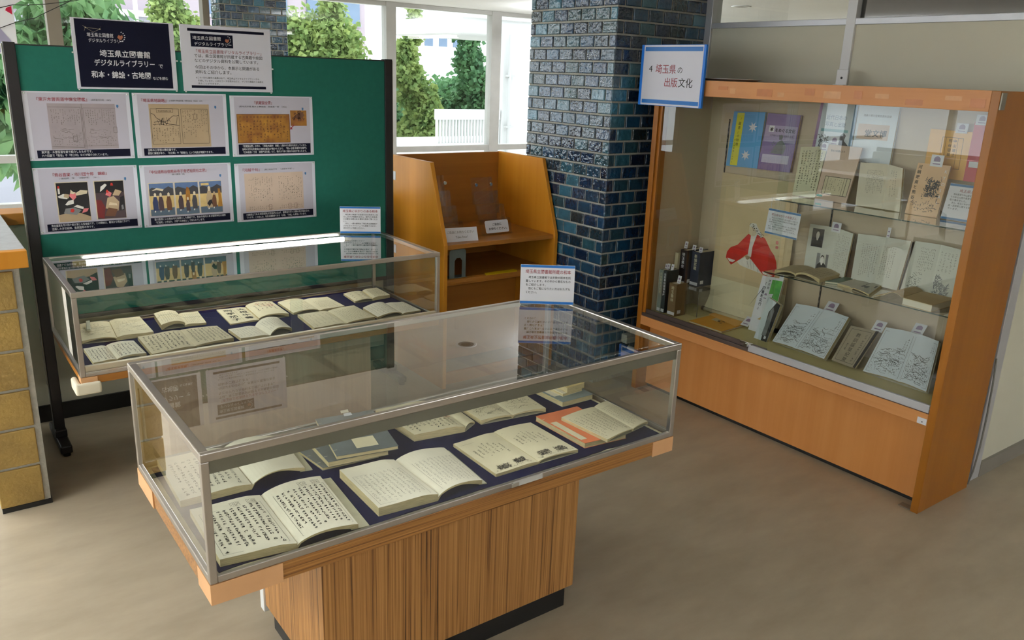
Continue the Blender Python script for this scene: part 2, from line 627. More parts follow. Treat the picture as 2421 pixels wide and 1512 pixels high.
# partition behind the display cabinet: lower panel, rails, posts and glazing above
PX = 3.85
part = struct('wall_partition', MB().box(PX, PX + 0.05, 1.52, 3.366, 0.0, 2.05), M_BEIGEW)
boxo('rail', (PX - 0.012, PX + 0.062, 1.52, 3.366, 2.045, 2.075), M_ALU, part, 0.002)
boxo('post', (PX - 0.015, PX + 0.065, 3.318, 3.366, 0.0, CEIL), M_ALU, part, 0.002)
boxo('post', (PX - 0.015, PX + 0.065, 2.418, 2.468, 0.0, CEIL), mat('white_enamel', (225, 226, 228), 0.4, noise=0.01), part, 0.002)
boxo('post', (PX - 0.015, PX + 0.065, 1.475, 1.525, 0.0, CEIL), M_ALU, part, 0.002)
boxo('clear_pane', (PX + 0.022, PX + 0.028, 2.468, 3.318, 2.075, CEIL), M_WGLASS, part)
boxo('shade_tint_pane', (PX + 0.022, PX + 0.028, 1.525, 2.418, 2.075, CEIL), M_GREYGL, part)  # pane darkened to imitate shade on the ceiling behind it
struct('wall_side', MB().box(PX + 0.065, 10.0, 1.485, 1.535, 0.0, CEIL), M_BEIGEW)
struct('baseboard_right', MB().box(PX + 0.065, 10.0, 1.473, 1.485, 0.0, 0.075), mat('grey_skirting', (132, 126, 116), 0.6, noise=0.05))

# recessed ceiling downlights, then pendant fill lights added out of view
M_DLIN = mat('downlight_reflector_shaded', (120, 118, 116), 0.4, noise=0.02)  # grey darkened for the shade inside the fitting
M_DLD = mat('downlight_recess_shade', (58, 56, 54), 0.5, noise=0.02)  # shade of the recess painted as a flat dark disc
M_LAMPOFF = mat('frosted_lamp', (235, 235, 225), 0.5, noise=0.02)
def downlight(x, y, label):
    t = thing('downlight', label, 'ceiling light', (x, y, CEIL - 0.012), 'recessed ceiling downlights')
    m = MB()
    m.lathe((x, y, CEIL), [(0.078, 0.0), (0.098, -0.001), (0.10, -0.006), (0.092, -0.010), (0.074, -0.006)], 28)
    obj('trim_ring', m, mat('white_trim', (238, 238, 240), 0.4, noise=0.01), t, smooth=True)
    m = MB()
    m.lathe((x, y, CEIL), [(0.076, -0.006), (0.060, -0.0035), (0.046, -0.003)], 28)
    obj('reflector', m, M_DLIN, t, smooth=True)
    obj('recess_shade_disc', MB().cyl((x, y, CEIL - .0034), (x, y, CEIL - .0030), 0.047, 24), M_DLD, t)
downlight(3.95, 5.95, 'white recessed downlight mirrored in the front case glass')
downlight(7.12, 5.79, 'larger ceiling downlight left of the white post, above the cabinet')
downlight(9.03, 6.00, 'small farther ceiling downlight beside the white post')

def fill_light(x, y, label, up, down):
    """added unseen pendant fill light, brightening the ceiling and the room below"""
    z = CEIL - 0.24
    t = thing('added_fill_light', label, 'ceiling light', (x, y, z - 0.03), 'added pendant fill lights out of view')
    obj('housing', MB().box(x - 0.10, x + 0.10, y - 0.62, y + 0.62, z - 0.01, z + 0.03), M_WALLP, t, 0.004)
    for s in (-0.5, 0.5):
        obj('suspension_rod', MB().cyl((x, y + s, z + 0.03), (x, y + s, CEIL), 0.006, 8), M_ALU, t)
    em = mat('tube_glow', (255, 252, 244), 0.5, emit=4.0)
    for s in (-0.05, 0.05):
        obj('tube', MB().cyl((x + s, y - 0.58, z - 0.026), (x + s, y + 0.58, z - 0.026), 0.015, 10), em, t, smooth=True)
    for nm, pw, dz, rx in (('up_light', up, 0.036, math.pi), ('down_light', down, -0.044, 0.0)):
        ld = bpy.data.lights.new(nm, 'AREA')
        ld.shape = 'RECTANGLE'
        ld.size, ld.size_y = 0.2, 1.2
        ld.energy = pw
        ld.color = (0.92, 0.97, 1.0)
        lo = bpy.data.objects.new(nm, ld)
        COL.objects.link(lo)
        lo.parent = t
        lo.location = (0, 0, dz + 0.03)
        lo.rotation_euler = (rx, 0, 0)
UPA, DNA, UPB, DNB = 66.0, 20.0, 24.0, 10.0
for lx, ly, wh in ((-1.7, 3.0, 'nearest the block pier'), (-1.7, 5.3, 'left of the window bay'), (-1.7, 7.5, 'closest to the long window'), (-4.6, 3.0, 'in the second row, near end'), (-4.6, 5.3, 'in the second row, middle'), (-4.6, 7.5, 'in the second row, window end'), (-7.4, 4.2, 'in the row by the left window')):
    fill_light(lx, ly, 'added unseen pendant fill light ' + wh, UPA, DNA)
for lx, ly, wh in ((-5.0, -0.5, 'far left behind the viewpoint'), (-2.0, -1.2, 'left behind the viewpoint'), (0.8, -2.2, 'straight behind the viewpoint'), (3.6, -2.6, 'right behind the viewpoint'), (6.6, -2.0, 'far right behind the viewpoint'), (6.4, 7.2, 'beyond the partition by the window'), (4.9, 5.0, 'hidden behind the tiled column')):
    fill_light(lx, ly, 'added unseen pendant fill light ' + wh, UPB if ly < 2 else 44.0, DNB)

# ------------------------------------------------------------------ tiled columns
TP, TW, TH, GAP = 0.07, 0.108, 0.060, 0.010
_tm = {}
def tile_mesh(w):
    w = round(w, 3)
    if w in _tm:
        return _tm[w]
    b, d = 0.004, 0.009
    vs_ = [(-w / 2, 0, -TH / 2), (w / 2, 0, -TH / 2), (w / 2, 0, TH / 2), (-w / 2, 0, TH / 2)]
    v2 = [(x, -d * .6, z) for x, _, z in vs_]
    v3 = [(x - math.copysign(b, x), -d, z - math.copysign(b, z)) for x, _, z in vs_]
    fs_ = [(8, 9, 10, 11)]
    for k in range(4):
        j = (k + 1) % 4
        fs_ += [(k, j, 4 + j, 4 + k), (4 + k, 4 + j, 8 + j, 8 + k)]
    me = bpy.data.meshes.new('tile')
    me.from_pydata(vs_ + v2 + v3, [], fs_)
    me.materials.append(M_TILE)
    _tm[w] = me
    return me

def column(name, label, x0, x1, y0, y1, joint, part_test, faces=('S', 'W')):
    """faces: S looks to -y, W looks to -x; tiles in running bond"""
    t = thing(name, label, 'column', ((x0 + x1) / 2, (y0 + y1) / 2, 0))
    g = 0.006
    boxo('core', (x0 + g, x1, y0 + g, y1, 0, CEIL), M_MORTAR, t)
    rest = MB()
    nrow = int(CEIL / TP) + 2
    z_first = joint % TP - TP
    cnt = 0
    for f in faces:
        L = (x1 - x0) if f == 'S' else (y1 - y0)
        for r in range(nrow):
            zc = z_first + r * TP + TP / 2
            if zc - TH / 2 < 0.005 or zc + TH / 2 > CEIL - 0.002:
                continue
            s = 0.0 if (r + (f == 'W')) % 2 == 0 else -(TW + GAP) / 2
            while s < L - 0.012:
                a, b = max(s, 0.0), min(s + TW, L)
                s += TW + GAP
                if b - a < 0.014:
                    continue
                c = (a + b) / 2
                if f == 'S':
                    loc, rot, fx = Vector((x0 + c, y0 + g, zc)), 0.0, x0 + c
                else:
                    loc, rot, fx = Vector((x0 + g, y0 + c, zc)), -math.pi / 2, y0 + c
                me = tile_mesh(b - a)
                if part_test(f, fx, zc):
                    o = bpy.data.objects.new('tile', me)
                    COL.objects.link(o)
                    o.parent = t
                    o.location = loc - WORG[t.name]
                    o.rotation_euler = (0, 0, rot)
                    cnt += 1
                else:
                    rest.M = Matrix.Translation(loc) @ Matrix.Rotation(rot, 4, 'Z')
                    base = len(rest.v)
                    for v in me.vertices:
                        rest.pt(v.co)
                    for p in me.polygons:
                        rest.face([base + q for q in p.vertices])
    if rest.v:
        rest.M = None
        o = obj('tile_field', rest, M_TILE, t)
        o['kind'] = 'stuff'
    return t

column('tiled_column', 'column of glossy blue and dark teal tiles beside the wooden display cabinet', 3.149, PX, 3.366, 4.11, 2.119,
       lambda f, c, z: (z > 0.62 and z < 2.3) if f == 'W' else (z < 2.3 and (z > 1.62 or (c < 3.43 and z > 0.1))))
column('tiled_column', 'distant dark tiled column by the windows behind the green screen', 2.776, 3.472, 8.75, WY + 0.06, 2.119,
       lambda f, c, z: z > 1.72)

# ------------------------------------------------------------------ block pier at the left edge
pier = thing('block_pier', 'low pier of yellow stone blocks with a worn timber top at the left edge', 'pier', (0.2, 3.9, 0))
boxo('core', (0.131, 0.300, 3.508, 4.385, 0.0, 1.0), M_MORTAR, pier)
M_YB = mat('yellow_stone_block', (164, 134, 70), 0.75, rgb2=(140, 114, 62), nscale=9, bump=0.35, bscale=70)
zb = [0.018, 0.186, 0.348, 0.508, 0.667, 0.826, 0.985]
for a, b in zip(zb, zb[1:]):
    boxo('block', (0.125, 0.278, 3.497, 3.640, a + 0.006, b - 0.006), M_YB, pier, 0.004)
    for yy in (3.652, 3.84, 4.03, 4.215):
        boxo('block', (0.125, 0.140, yy, yy + 0.165, a + 0.006, b - 0.006), M_YB, pier, 0.004)
boxo('base_strip', (0.128, 0.304, 3.503, 4.385, 0.0, 0.02), M_BLACK, pier)
boxo('timber_edge', (0.10, 0.332, 3.478, 3.52, 0.992, 1.058), M_OAKY, pier, 0.003)
boxo('top_slab', (0.10, 0.331, 3.52, 4.384, 0.992, 1.058), mat('worn_grey_laminate', (176, 178, 182), 0.3, noise=0.1, nscale=30, bump=0.1, bscale=60), pier, 0.003)
# ------------------------------------------------------------------ outdoors
M_GRND = mat('pale_paving', (222, 218, 208), 0.9, noise=0.1, nscale=0.7)
tag(obj('street_ground', MB().box(-40, 60, 9.6, 80, -4.3, -4.0), M_GRND), 'pale paved ground outside the windows', 'ground')
M_MAUVE = mat('mauve_facade', (160, 148, 156), 0.85, noise=0.04, nscale=0.5)
M_GREYF = mat('grey_facade', (150, 150, 160), 0.85, noise=0.04, nscale=0.5)
bd = thing('office_building', 'mauve office building with a grey lower band behind the trees', 'building', (9, 37, -4))
boxo('wall', (2.0, 18.0, 36, 46, -4, 9.0), M_MAUVE, bd)
boxo('lower_band', (1.5, 9.6, 35.7, 36.0, -4, 3.4), M_GREYF, bd)
boxo('ledge', (1.5, 9.7, 35.5, 36.0, 3.4, 3.62), mat('pale_ledge', (205, 203, 205), 0.8, noise=0.03), bd)
M_DWIN = mat('far_window_glass', (96, 116, 140), 0.15, noise=0.1, nscale=1.0)
for x in (11.0, 13.2, 15.2, 16.6):
    w = boxo('window', (x, x + 1.1, 35.9, 36.02, 3.7, 5.2), M_DWIN, bd)
    boxo('window_frame', (x - .06, x + 1.16, 35.85, 35.95, 3.58, 3.7), M_GREYF, w)
bw = thing('white_building', 'distant white building with small square windows between the trees', 'building', (24, 41, -4))
boxo('wall', (18.6, 42.0, 40, 48, -4, 5.0), mat('white_facade', (226, 228, 232), 0.85, noise=0.02, nscale=0.5), bw)
for x in (22.6, 23.5, 24.4, 25.3, 26.2):
    boxo('window', (x, x + 0.5, 39.95, 40.02, 3.1, 3.9), M_DWIN, bw)
pl = thing('lamp_pole', 'thin white pole standing outside the left window', 'pole', (4.55, 20, -4))
obj('shaft', MB().cyl((4.55, 20, -4), (4.55, 20, 6.0), 0.045, 12), mat('white_pole', (235, 235, 235), 0.5, noise=0.01), pl, smooth=True)
obj('arm', MB().cyl((4.55, 20, 5.9), (5.4, 20, 6.1), 0.035, 10), MATS['white_pole'], pl, smooth=True)

# white concrete balcony wing seen through the right-hand windows
M_CONC = mat('white_concrete', (206, 206, 204), 0.85, noise=0.04, nscale=2)
wing = thing('balcony_wing', 'white concrete balcony wing with overhanging slab and end wall', 'building', (8.6, 12.4, -4))
boxo('roof_slab', (7.45, 11.0, 11.5, 14.0, 2.37, 2.62), M_CONC, wing, 0.01)
boxo('roof_edge', (6.9, 11.0, 11.42, 11.5, 2.60, 2.70), M_CONC, wing, 0.005)
boxo('end_wall', (8.20, 11.0, 11.42, 11.6, -4, 2.37), M_CONC, wing, 0.01)
boxo('floor_slab', (6.9, 11.0, 11.4, 14.0, 0.28, 0.55), M_CONC, wing, 0.01)
boxo('pier', (7.0, 7.5, 12.6, 13.2, -4, 0.28), M_CONC, wing, 0.01)
obj('drain_pipe', MB().cyl((8.30, 11.36, -4), (8.30, 11.36, 2.37), 0.028, 10), mat('grey_pipe', (190, 190, 188), 0.6, noise=0.03), wing, smooth=True)
for z in (0.9, 1.72):
    boxo('pipe_clip', (8.25, 8.40, 11.34, 11.42, z, z + 0.03), MATS['grey_pipe'], wing)
rl = thing('balcony_railing', 'white balcony railing of upright flat bars outside the window', 'railing', (7.5, 11.45, 0.55))
boxo('top_rail', (6.94, 8.18, 11.42, 11.5, 1.03, 1.19), M_CONC, rl, 0.005)
boxo('bottom_rail', (6.94, 8.16, 11.43, 11.49, 0.62, 0.66), M_CONC, rl, 0.004)
for k in range(21):
    x = 6.95 + k * 0.06
    boxo('bar', (x, x + 0.028, 11.44, 11.48, 0.551 if k % 4 == 0 else 0.66, 1.03), M_CONC, rl)

def leaf_mat(name, c0, c1):
    m = mat(name, c0, 0.6, rgb2=c1, nscale=3.5, spec=0.3, detail=6)
    nt = m.node_tree
    b = nt.nodes['Principled BSDF']
    tl = nt.nodes.new('ShaderNodeBsdfTranslucent')
    rp = [n for n in nt.nodes if n.type == 'VALTORGB'][0]
    nt.links.new(rp.outputs[0], tl.inputs[0])
    mx = nt.nodes.new('ShaderNodeMixShader')
    mx.inputs[0].default_value = 0.35
    nt.links.new(b.outputs[0], mx.inputs[1])
    nt.links.new(tl.outputs[0], mx.inputs[2])
    nt.links.new(mx.outputs[0], nt.nodes['Material Output'].inputs[0])
    return m
M_LEAFG = leaf_mat('green_leaves', (70, 112, 72), (124, 160, 104))
M_LEAFY = leaf_mat('yellow_green_leaves', (100, 132, 76), (160, 176, 104))
M_LEAFD = leaf_mat('deep_green_leaves', (62, 104, 70), (104, 146, 96))
M_BARK = mat('bark', (92, 78, 62), 0.9, noise=0.25, nscale=10, bump=0.3)

def tree(label, base, trunk_h, blobs, m, n, leaf, slim=2.2, seed=1, droop=0.0):
    rng = random.Random(seed)
    t = thing('tree', label, 'tree', base, 'trees outside the windows')
    bx, by, bz = base
    tr = MB()
    tr.tube([(bx, by, bz), (bx + .05, by, bz + trunk_h * .5), (bx, by, bz + trunk_h)], 0.11, 10)
    for (cx, cy, cz, rx, ry, rz) in blobs[:6]:
        tr.tube([(bx, by, bz + trunk_h * .75), ((bx + cx) / 2, (by + cy) / 2, cz - rz * .5), (cx, cy, cz)], 0.035, 6)
    obj('trunk', tr, M_BARK, t, smooth=True)
    lf = MB()
    tot = sum((b[3] * b[4] * b[5]) ** .62 for b in blobs)
    for (cx, cy, cz, rx, ry, rz) in blobs:
        k = int(n * (rx * ry * rz) ** .62 / tot)
        for _ in range(k):
            while True:
                d = Vector((rng.uniform(-1, 1), rng.uniform(-1, 1), rng.uniform(-1, 1)))
                if 0.25 < d.length < 1:
                    break
            d = d * (0.55 + 0.45 * rng.random())
            p = Vector((cx + d.x * rx, cy + d.y * ry, cz + d.z * rz))
            a = Vector((rng.uniform(-1, 1), rng.uniform(-1, 1), rng.uniform(-1, .5) - droop)).normalized()
            b_ = a.orthogonal().normalized()
            b_ = (Matrix.Rotation(rng.uniform(0, 6.28), 3, a) @ b_)
            s = leaf * rng.uniform(.7, 1.3)
            lf.quad(p, p + a * s * .5 + b_ * s / slim / 1.4, p + a * s, p + a * s * .5 - b_ * s / slim / 1.4)
    o = obj('foliage', lf, m, t)
    o['kind'] = 'stuff'
    return t

def stack(cx, cy, z0, z1, r0, r1, n, rng):
    out = []
    for i in range(n):
        f = i / (n - 1)
        z = z0 + (z1 - z0) * f
        r = r0 + (r1 - r0) * f
        for j in range(3 if f < .8 else 1):
            a = rng.uniform(0, 6.28)
            o = r * .55 if f < .8 else 0
            out.append((cx + math.cos(a) * o, cy + math.sin(a) * o, z, r * .75, r * .75, (z1 - z0) / n * .9))
    return out
rg = random.Random(3)
tree('tall yellow-green tree seen between the dark column and the window post', (7.1, 16.2, -4), 3.6, stack(7.35, 16.2, -0.4, 3.3, 1.0, 0.35, 9, rg) + [(6.3, 16.8, 1.4, .7, .6, 1.2), (6.5, 16.9, 2.4, .5, .5, .7), (8.1, 16.6, .9, .6, .5, 1.1), (6.9, 16.5, 2.2, .6, .5, .8), (7.7, 16.4, 2.0, .55, .5, .9)], M_LEAFY, 34000, 0.12, 1.6, 11)
tree('slim bright green tree just right of the window post', (9.2, 16.0, -4), 3.2, stack(9.15, 16.0, -1.0, 3.05, 0.78, 0.22, 10, rg), M_LEAFY, 24000, 0.115, 1.6, 12)
tree('rounded darker green tree behind the white balcony railing', (10.55, 16.5, -4), 3.2, stack(10.85, 16.5, -1.6, 2.6, 0.98, 0.5, 9, rg), M_LEAFD, 30000, 0.115, 1.6, 13)
tree('long-leaved green tree filling the leftmost window', (1.9, 12.4, -4), 4.0,
     [(1.3, 12.4, 1.5, .9, .7, .8), (2.1, 12.6, 2.1, .9, .7, .8), (1.6, 12.5, 0.7, .8, .7, .6), (2.7, 12.9, 1.9, .6, .6, .6), (0.6, 12.5, 2.0, .8, .7, .9), (2.3, 12.7, 1.2, .6, .6, .6)], M_LEAFG, 7000, 0.26, 3.4, 14, 0.6)
tree('small yellow tree in front of the dark column at the left', (4.35, 16.0, -4), 4.6, [(4.5, 16.0, 2.1, .55, .5, .6), (4.2, 16.1, 2.6, .4, .4, .5), (4.6, 16.2, 1.4, .5, .5, .5)], M_LEAFY, 5000, 0.12, 2.2, 15)
tree('hazy dark tree at the far left beyond the window', (-1.5, 19, -4), 4.0, [(-1.5, 19, 1.2, 2.0, 1.2, 2.0), (0.6, 19.5, 0.3, 1.2, 1.0, 1.2), (3.2, 20, 0.4, 1.3, 1.0, 1.3)], M_LEAFD, 9000, 0.2, 2.0, 16)
tree('blue-green bushes low behind the slim bright tree', (11.0, 22, -4), 2.5, [(11.0, 22, -0.2, 2.5, 1.0, 1.9), (13.6, 23, 0.0, 2.4, 1.0, 1.9), (9.4, 22, 1.4, 1.0, .8, .9), (15.5, 23, .6, 2, 1, 1.6)], M_LEAFD, 18000, 0.2, 1.7, 17)

# hanging cloth banner on its cord, far left
bn = thing('hanging_banner', 'white hanging banner with a red corner, behind the top left of the screen', 'banner', (0.56, 6.5, 1.84))
def bz(p):
    return (p[0], 6.5, p[1])
m = MB(); m.prism([bz(p) for p in ((0.730, 2.068), (0.785, 2.105), (0.90, 2.19), (0.90, 2.44), (0.36, 2.44), (0.36, 1.66), (0.700, 1.795), (0.728, 1.80))], (0, 0.004, 0))
obj('cloth', m, leaf_mat('banner_white', (244, 244, 250), (250, 250, 254)), bn)
m = MB(); m.prism([bz(p) for p in ((0.72, 2.064), (0.72, 2.012), (0.684, 2.035), (0.69, 2.05))], (0, -0.003, 0))
obj('red_patch', m, leaf_mat('banner_red', (232, 40, 84), (236, 50, 94)), bn)
m = MB(); m.prism([bz(p) for p in ((0.64, 1.925), (0.694, 1.85), (0.70, 1.80), (0.40, 1.70), (0.40, 1.90))], (0, -0.003, 0))
obj('lilac_patch', m, leaf_mat('banner_lilac', (204, 200, 234), (208, 204, 238)), bn)
m = MB()
m.tube([(0.36, 6.5, 1.955), (0.73, 6.5, 2.072), (0.80, 6.5, 2.075), (0.92, 6.5, 2.09), (1.1, 6.5, 2.125), (1.4, 6.5, 2.22), (1.8, 6.5, 2.5)], 0.0025, 6)
obj('cord', m, M_DARKM, bn)
m = MB()
m.tube([(0.40, 6.49, 1.82), (0.735, 6.49, 1.965), (0.85, 6.49, 2.0), (0.92, 6.49, 2.04), (1.06, 6.49, 2.115), (1.3, 6.49, 2.3), (1.5, 6.49, 2.5)], 0.0025, 6)
obj('cord', m, M_DARKM, bn)
# ------------------------------------------------------------------ glass display cases
M_DECK = mat('cream_deck_board', (214, 206, 172), 0.7, noise=0.03)
M_TRACK = mat('beige_door_track', (196, 184, 158), 0.45, metal=0.3, noise=0.03)
M_TUBE = mat('fluorescent_tube', (248, 250, 255), 0.4, emit=6.5)
M_TUBEB = mat('fluorescent_tube_bright', (252, 252, 250), 0.4, emit=13.0)
M_CAPY = mat('tube_end_cap', (232, 214, 150), 0.4, noise=0.05)
M_UNDER = mat('dark_lacquer', (34, 26, 20), 0.4, noise=0.1)
M_BEECH = wood_mat('pale_beech', (170, 142, 120), (184, 156, 132), 2, 60, 0.45, band=0.2)
M_WBOARD = mat('white_melamine', (222, 222, 218), 0.5, noise=0.02)

def display_case(label, x0, y0, w, d, zb, z1, z2, lamp, ped):
    x1, y1 = x0 + w, y0 + d
    t = thing('glass_display_case', label, 'display case', ((x0 + x1) / 2, (y0 + y1) / 2, 0), 'steel framed glass display cases')
    r, rt, rf, rb_ = 0.018, 0.022, 0.013, 0.018
    # timber plinth tray
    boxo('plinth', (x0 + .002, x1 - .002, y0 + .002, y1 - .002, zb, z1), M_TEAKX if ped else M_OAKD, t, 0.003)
    boxo('deck', (x0 + r, x1 - r, y0 + r, y1 - r, z1, z1 + 0.003), M_DECK, t)
    # frame
    zr = z2 - 0.021
    for (a, b) in ((y0, y0 + rf), (y1 - rb_, y1)):
        boxo('top_rail', (x0, x1, a, b, zr, z2), M_STEEL, t, 0.0025)
    for (a, b) in ((x0, x0 + rt), (x1 - rt, x1)):
        boxo('top_rail', (a, b, y0 + rf, y1 - rb_, zr, z2), M_STEEL, t, 0.0025)
    for a in (x0, x1 - r):
        for b in (y0, y1 - r):
            boxo('corner_post', (a, a + r, b, b + r, z1, zr), M_STEEL, t, 0.002)
    doors_front = not lamp == 'front'
    hf = 0.018
    boxo('bottom_rail', (x0 + r, x1 - r, y0, y0 + 0.012, z1, z1 + hf), M_STEEL, t, 0.002)
    boxo('bottom_rail', (x0 + r, x1 - r, y1 - 0.012, y1, z1, z1 + hf), M_STEEL, t, 0.002)
    for a in (x0, x1 - 0.012):
        boxo('bottom_rail', (a, a + 0.012, y0 + r, y1 - r, z1, z1 + hf), M_STEEL, t, 0.002)
    # glass
    zt = z1 + hf
    boxo('top_pane', (x0 + rt - .004, x1 - rt + .004, y0 + rf - .004, y1 - rb_ + .004, z2 - 0.009, z2 - 0.003), M_GLASS, t)
    for a in (x0 + 0.006, x1 - 0.011):
        boxo('side_pane', (a, a + 0.005, y0 + r, y1 - r, zt, zr), M_GLASS, t)
    fixed_y = y0 + 0.004 if lamp == 'front' else y1 - 0.009
    boxo('fixed_pane', (x0 + r, x1 - r, fixed_y, fixed_y + 0.005, zt, zr), M_GLASS, t)
    # two sliding doors, overlapping in the middle, on the other long side
    dy = y1 - 0.010 if lamp == 'front' else y0 + 0.005
    sgn = -1 if lamp == 'front' else 1
    xm = x0 + w * 0.545
    zd = zt
    if lamp != 'front':
        boxo('door_track', (x0 + r, x1 - r, y0 + 0.003, y0 + 0.022, zt, zt + 0.022), M_TRACK, t, 0.002)
        for dz in (0.002, 0.007):
            obj('track_line', MB().box(x0 + r, x1 - r, y0 - 0.0006, y0 + 0.002, zt - 0.008 + dz, zt - 0.006 + dz), M_CHROME, t)
        zd = zt + 0.018
    boxo('sliding_pane', (x0 + r, xm + 0.025, dy, dy + 0.005, zd, zr), M_GLASS, t)
    boxo('sliding_pane', (xm - 0.025, x1 - r, dy + sgn * 0.008, dy + 0.005 + sgn * 0.008, zd, zr), M_GLASS, t)
    # lamp along one long top rail
    if lamp == 'front':
        boxo('lamp_valance', (x0 + r, x1 - r, y0 + 0.0095, y0 + 0.0125, z2 - 0.055, zr), M_STEELD, t)
        ly, lz = y0 + 0.030, z2 - 0.041
        boxo('lamp_tray', (x0 + r, x1 - r, y0 + 0.0125, y0 + 0.046, zr - 0.005, zr - 0.003), M_STEELD, t)
        em = M_TUBE
    else:
        ly, lz = y1 - 0.052, z2 - 0.030
        em = M_TUBEB
        boxo('lamp_tray', (x0 + 0.10, x1 - 0.16, y1 - 0.034, y1 - 0.028, zr - 0.03, zr), M_STEELD, t, 0.001)
    xa, xb = x0 + 0.155, x1 - 0.20
    obj('lamp_tube', MB().cyl((xa, ly, lz), (xb, ly, lz), 0.0125, 16), em, t, smooth=True)
    for a, b in ((xa - 0.05, xa), (xb, xb + 0.04)):
        obj('tube_cap', MB().cyl((a, ly, lz), (b, ly, lz), 0.013, 14), M_CAPY, t, smooth=True)
    # pedestal
    pa, pb, qa, qb = x0 + 0.313, x1 - 0.313, y0 + 0.107, y1 - 0.107
    boxo('pedestal', (pa, pb, qa, qb - 0.012, 0.085, zb), M_TEAK if ped else M_BEECH, t, 0.002)
    boxo('pedestal_back', (pa - 0.006, pb + 0.006, qb - 0.012, qb + 0.02, 0.06, zb), M_WBOARD, t, 0.002)
    boxo('kick', (pa + 0.019, pb - 0.019, qa + 0.019, qb - 0.03, 0.0, 0.085), M_BLACK, t)
    return t

FX0, FY0, FW, FD, FZB, FZ1, FZ2 = 0.432, 1.686, 1.530, 0.691, 0.557, 0.6075, 0.9356
BX0, BY0, BW, BD, BZB, BZ1, BZ2 = 0.422, 3.205, 1.551, 0.673, 0.589, 0.6194, 0.9442
fc = display_case('front glass display case on a zebra-grained teak pedestal', FX0, FY0, FW, FD, FZB, FZ1, FZ2, 'front', True)
bc = display_case('rear glass display case in front of the green screen, its tube lamp lit', BX0, BY0, BW, BD, BZB, BZ1, BZ2, 'back', False)

def tape(parent, x0, x1, z0, z1, y, left=None):
    m = MB()
    m.box(x0, x1, y - 0.0016, y + 0.002, z0, z1)
    if left:
        m.box(x0 - 0.0016, x0 + 0.001, y - 0.0016, y + left, z0, z1)
    return obj('tape_wrap', m, M_TAPE, parent, 0.0006)
tape(fc, FX0 + .0005, 0.603, FZB - 0.003, FZ1 - 0.001, FY0, 0.10)
tape(fc, 1.868, FX0 + FW + .001, FZB - 0.003, FZ1 - 0.001, FY0)
obj('tape_wrap', MB().box(FX0 - 0.0016, FX0 + .002, FY0 + 0.52, FY0 + FD + .001, FZB - .002, FZ1), M_TAPE, fc)
tape(bc, BX0 + .0005, 0.478, BZB - 0.001, BZ1 - 0.001, BY0, 0.05)
obj('clear_tape', MB().box(1.292, 1.40, FY0 - 0.0014, FY0, FZ1 + 0.001, FZ1 + 0.016), mat('clear_tape', (200, 200, 196), 0.2, noise=0.05), fc)
obj('bare_patch', MB().box(1.286, 1.314, FY0 - 0.0022, FY0, FZ1 + 0.001, FZ1 + 0.014), M_CHROME, fc, 0.001)
m = MB()
m.prism([(0.398, BY0 - .020, .556), (0.487, BY0 - .020, .556), (0.487, BY0 - .002, .556), (0.419, BY0 - .002, .556), (0.419, BY0 + .085, .556), (0.398, BY0 + .085, .556)], (0, 0, .046))
tag(obj('corner_bumper', m, mat('white_foam', (232, 224, 200), 0.6, noise=0.03), None, 0.010, segs=3), 'white foam corner bumper under the rear display case', 'bumper')

def cloth(label, x0, x1, y0, y1, z, seed, ragged):
    """thin felt cloth laid in the tray, edges not quite straight"""
    rng = random.Random(seed)
    n = 44
    front = [(x0 + (x1 - x0) * k / n, y0 + ragged * (math.sin(k * .9) * .4 + math.sin(k * .37 + 1) * .6) * rng.uniform(.3, 1)) for k in range(n + 1)]
    back = [(x1 - (x1 - x0) * k / n, y1 + ragged * .4 * math.sin(k * .5)) for k in range(n + 1)]
    m = MB()
    m.prism([(a, b, z) for a, b in front + back], (0, 0, 0.0032))
    return tag(obj('felt_cloth', m, M_NAVY), label, 'cloth', 'navy cloths lining the cases')
FCZ, BCZ = 0.6106, 0.6226
cloth('dark navy cloth spread under the books in the front case', FX0 + 0.030, FX0 + FW - 0.035, FY0 + 0.030, FY0 + FD - 0.035, FCZ, 5, 0.010)
cloth('dark navy cloth spread under the books in the rear case', BX0 + 0.022, BX0 + BW - 0.022, BY0 + 0.026, BY0 + BD - 0.026, BCZ, 6, 0.003)
FCT, BCT = FCZ + 0.0036, BCZ + 0.0036

# ------------------------------------------------------------------ books lying in the cases
def bez(a, b, t):
    return a + (b - a) * t

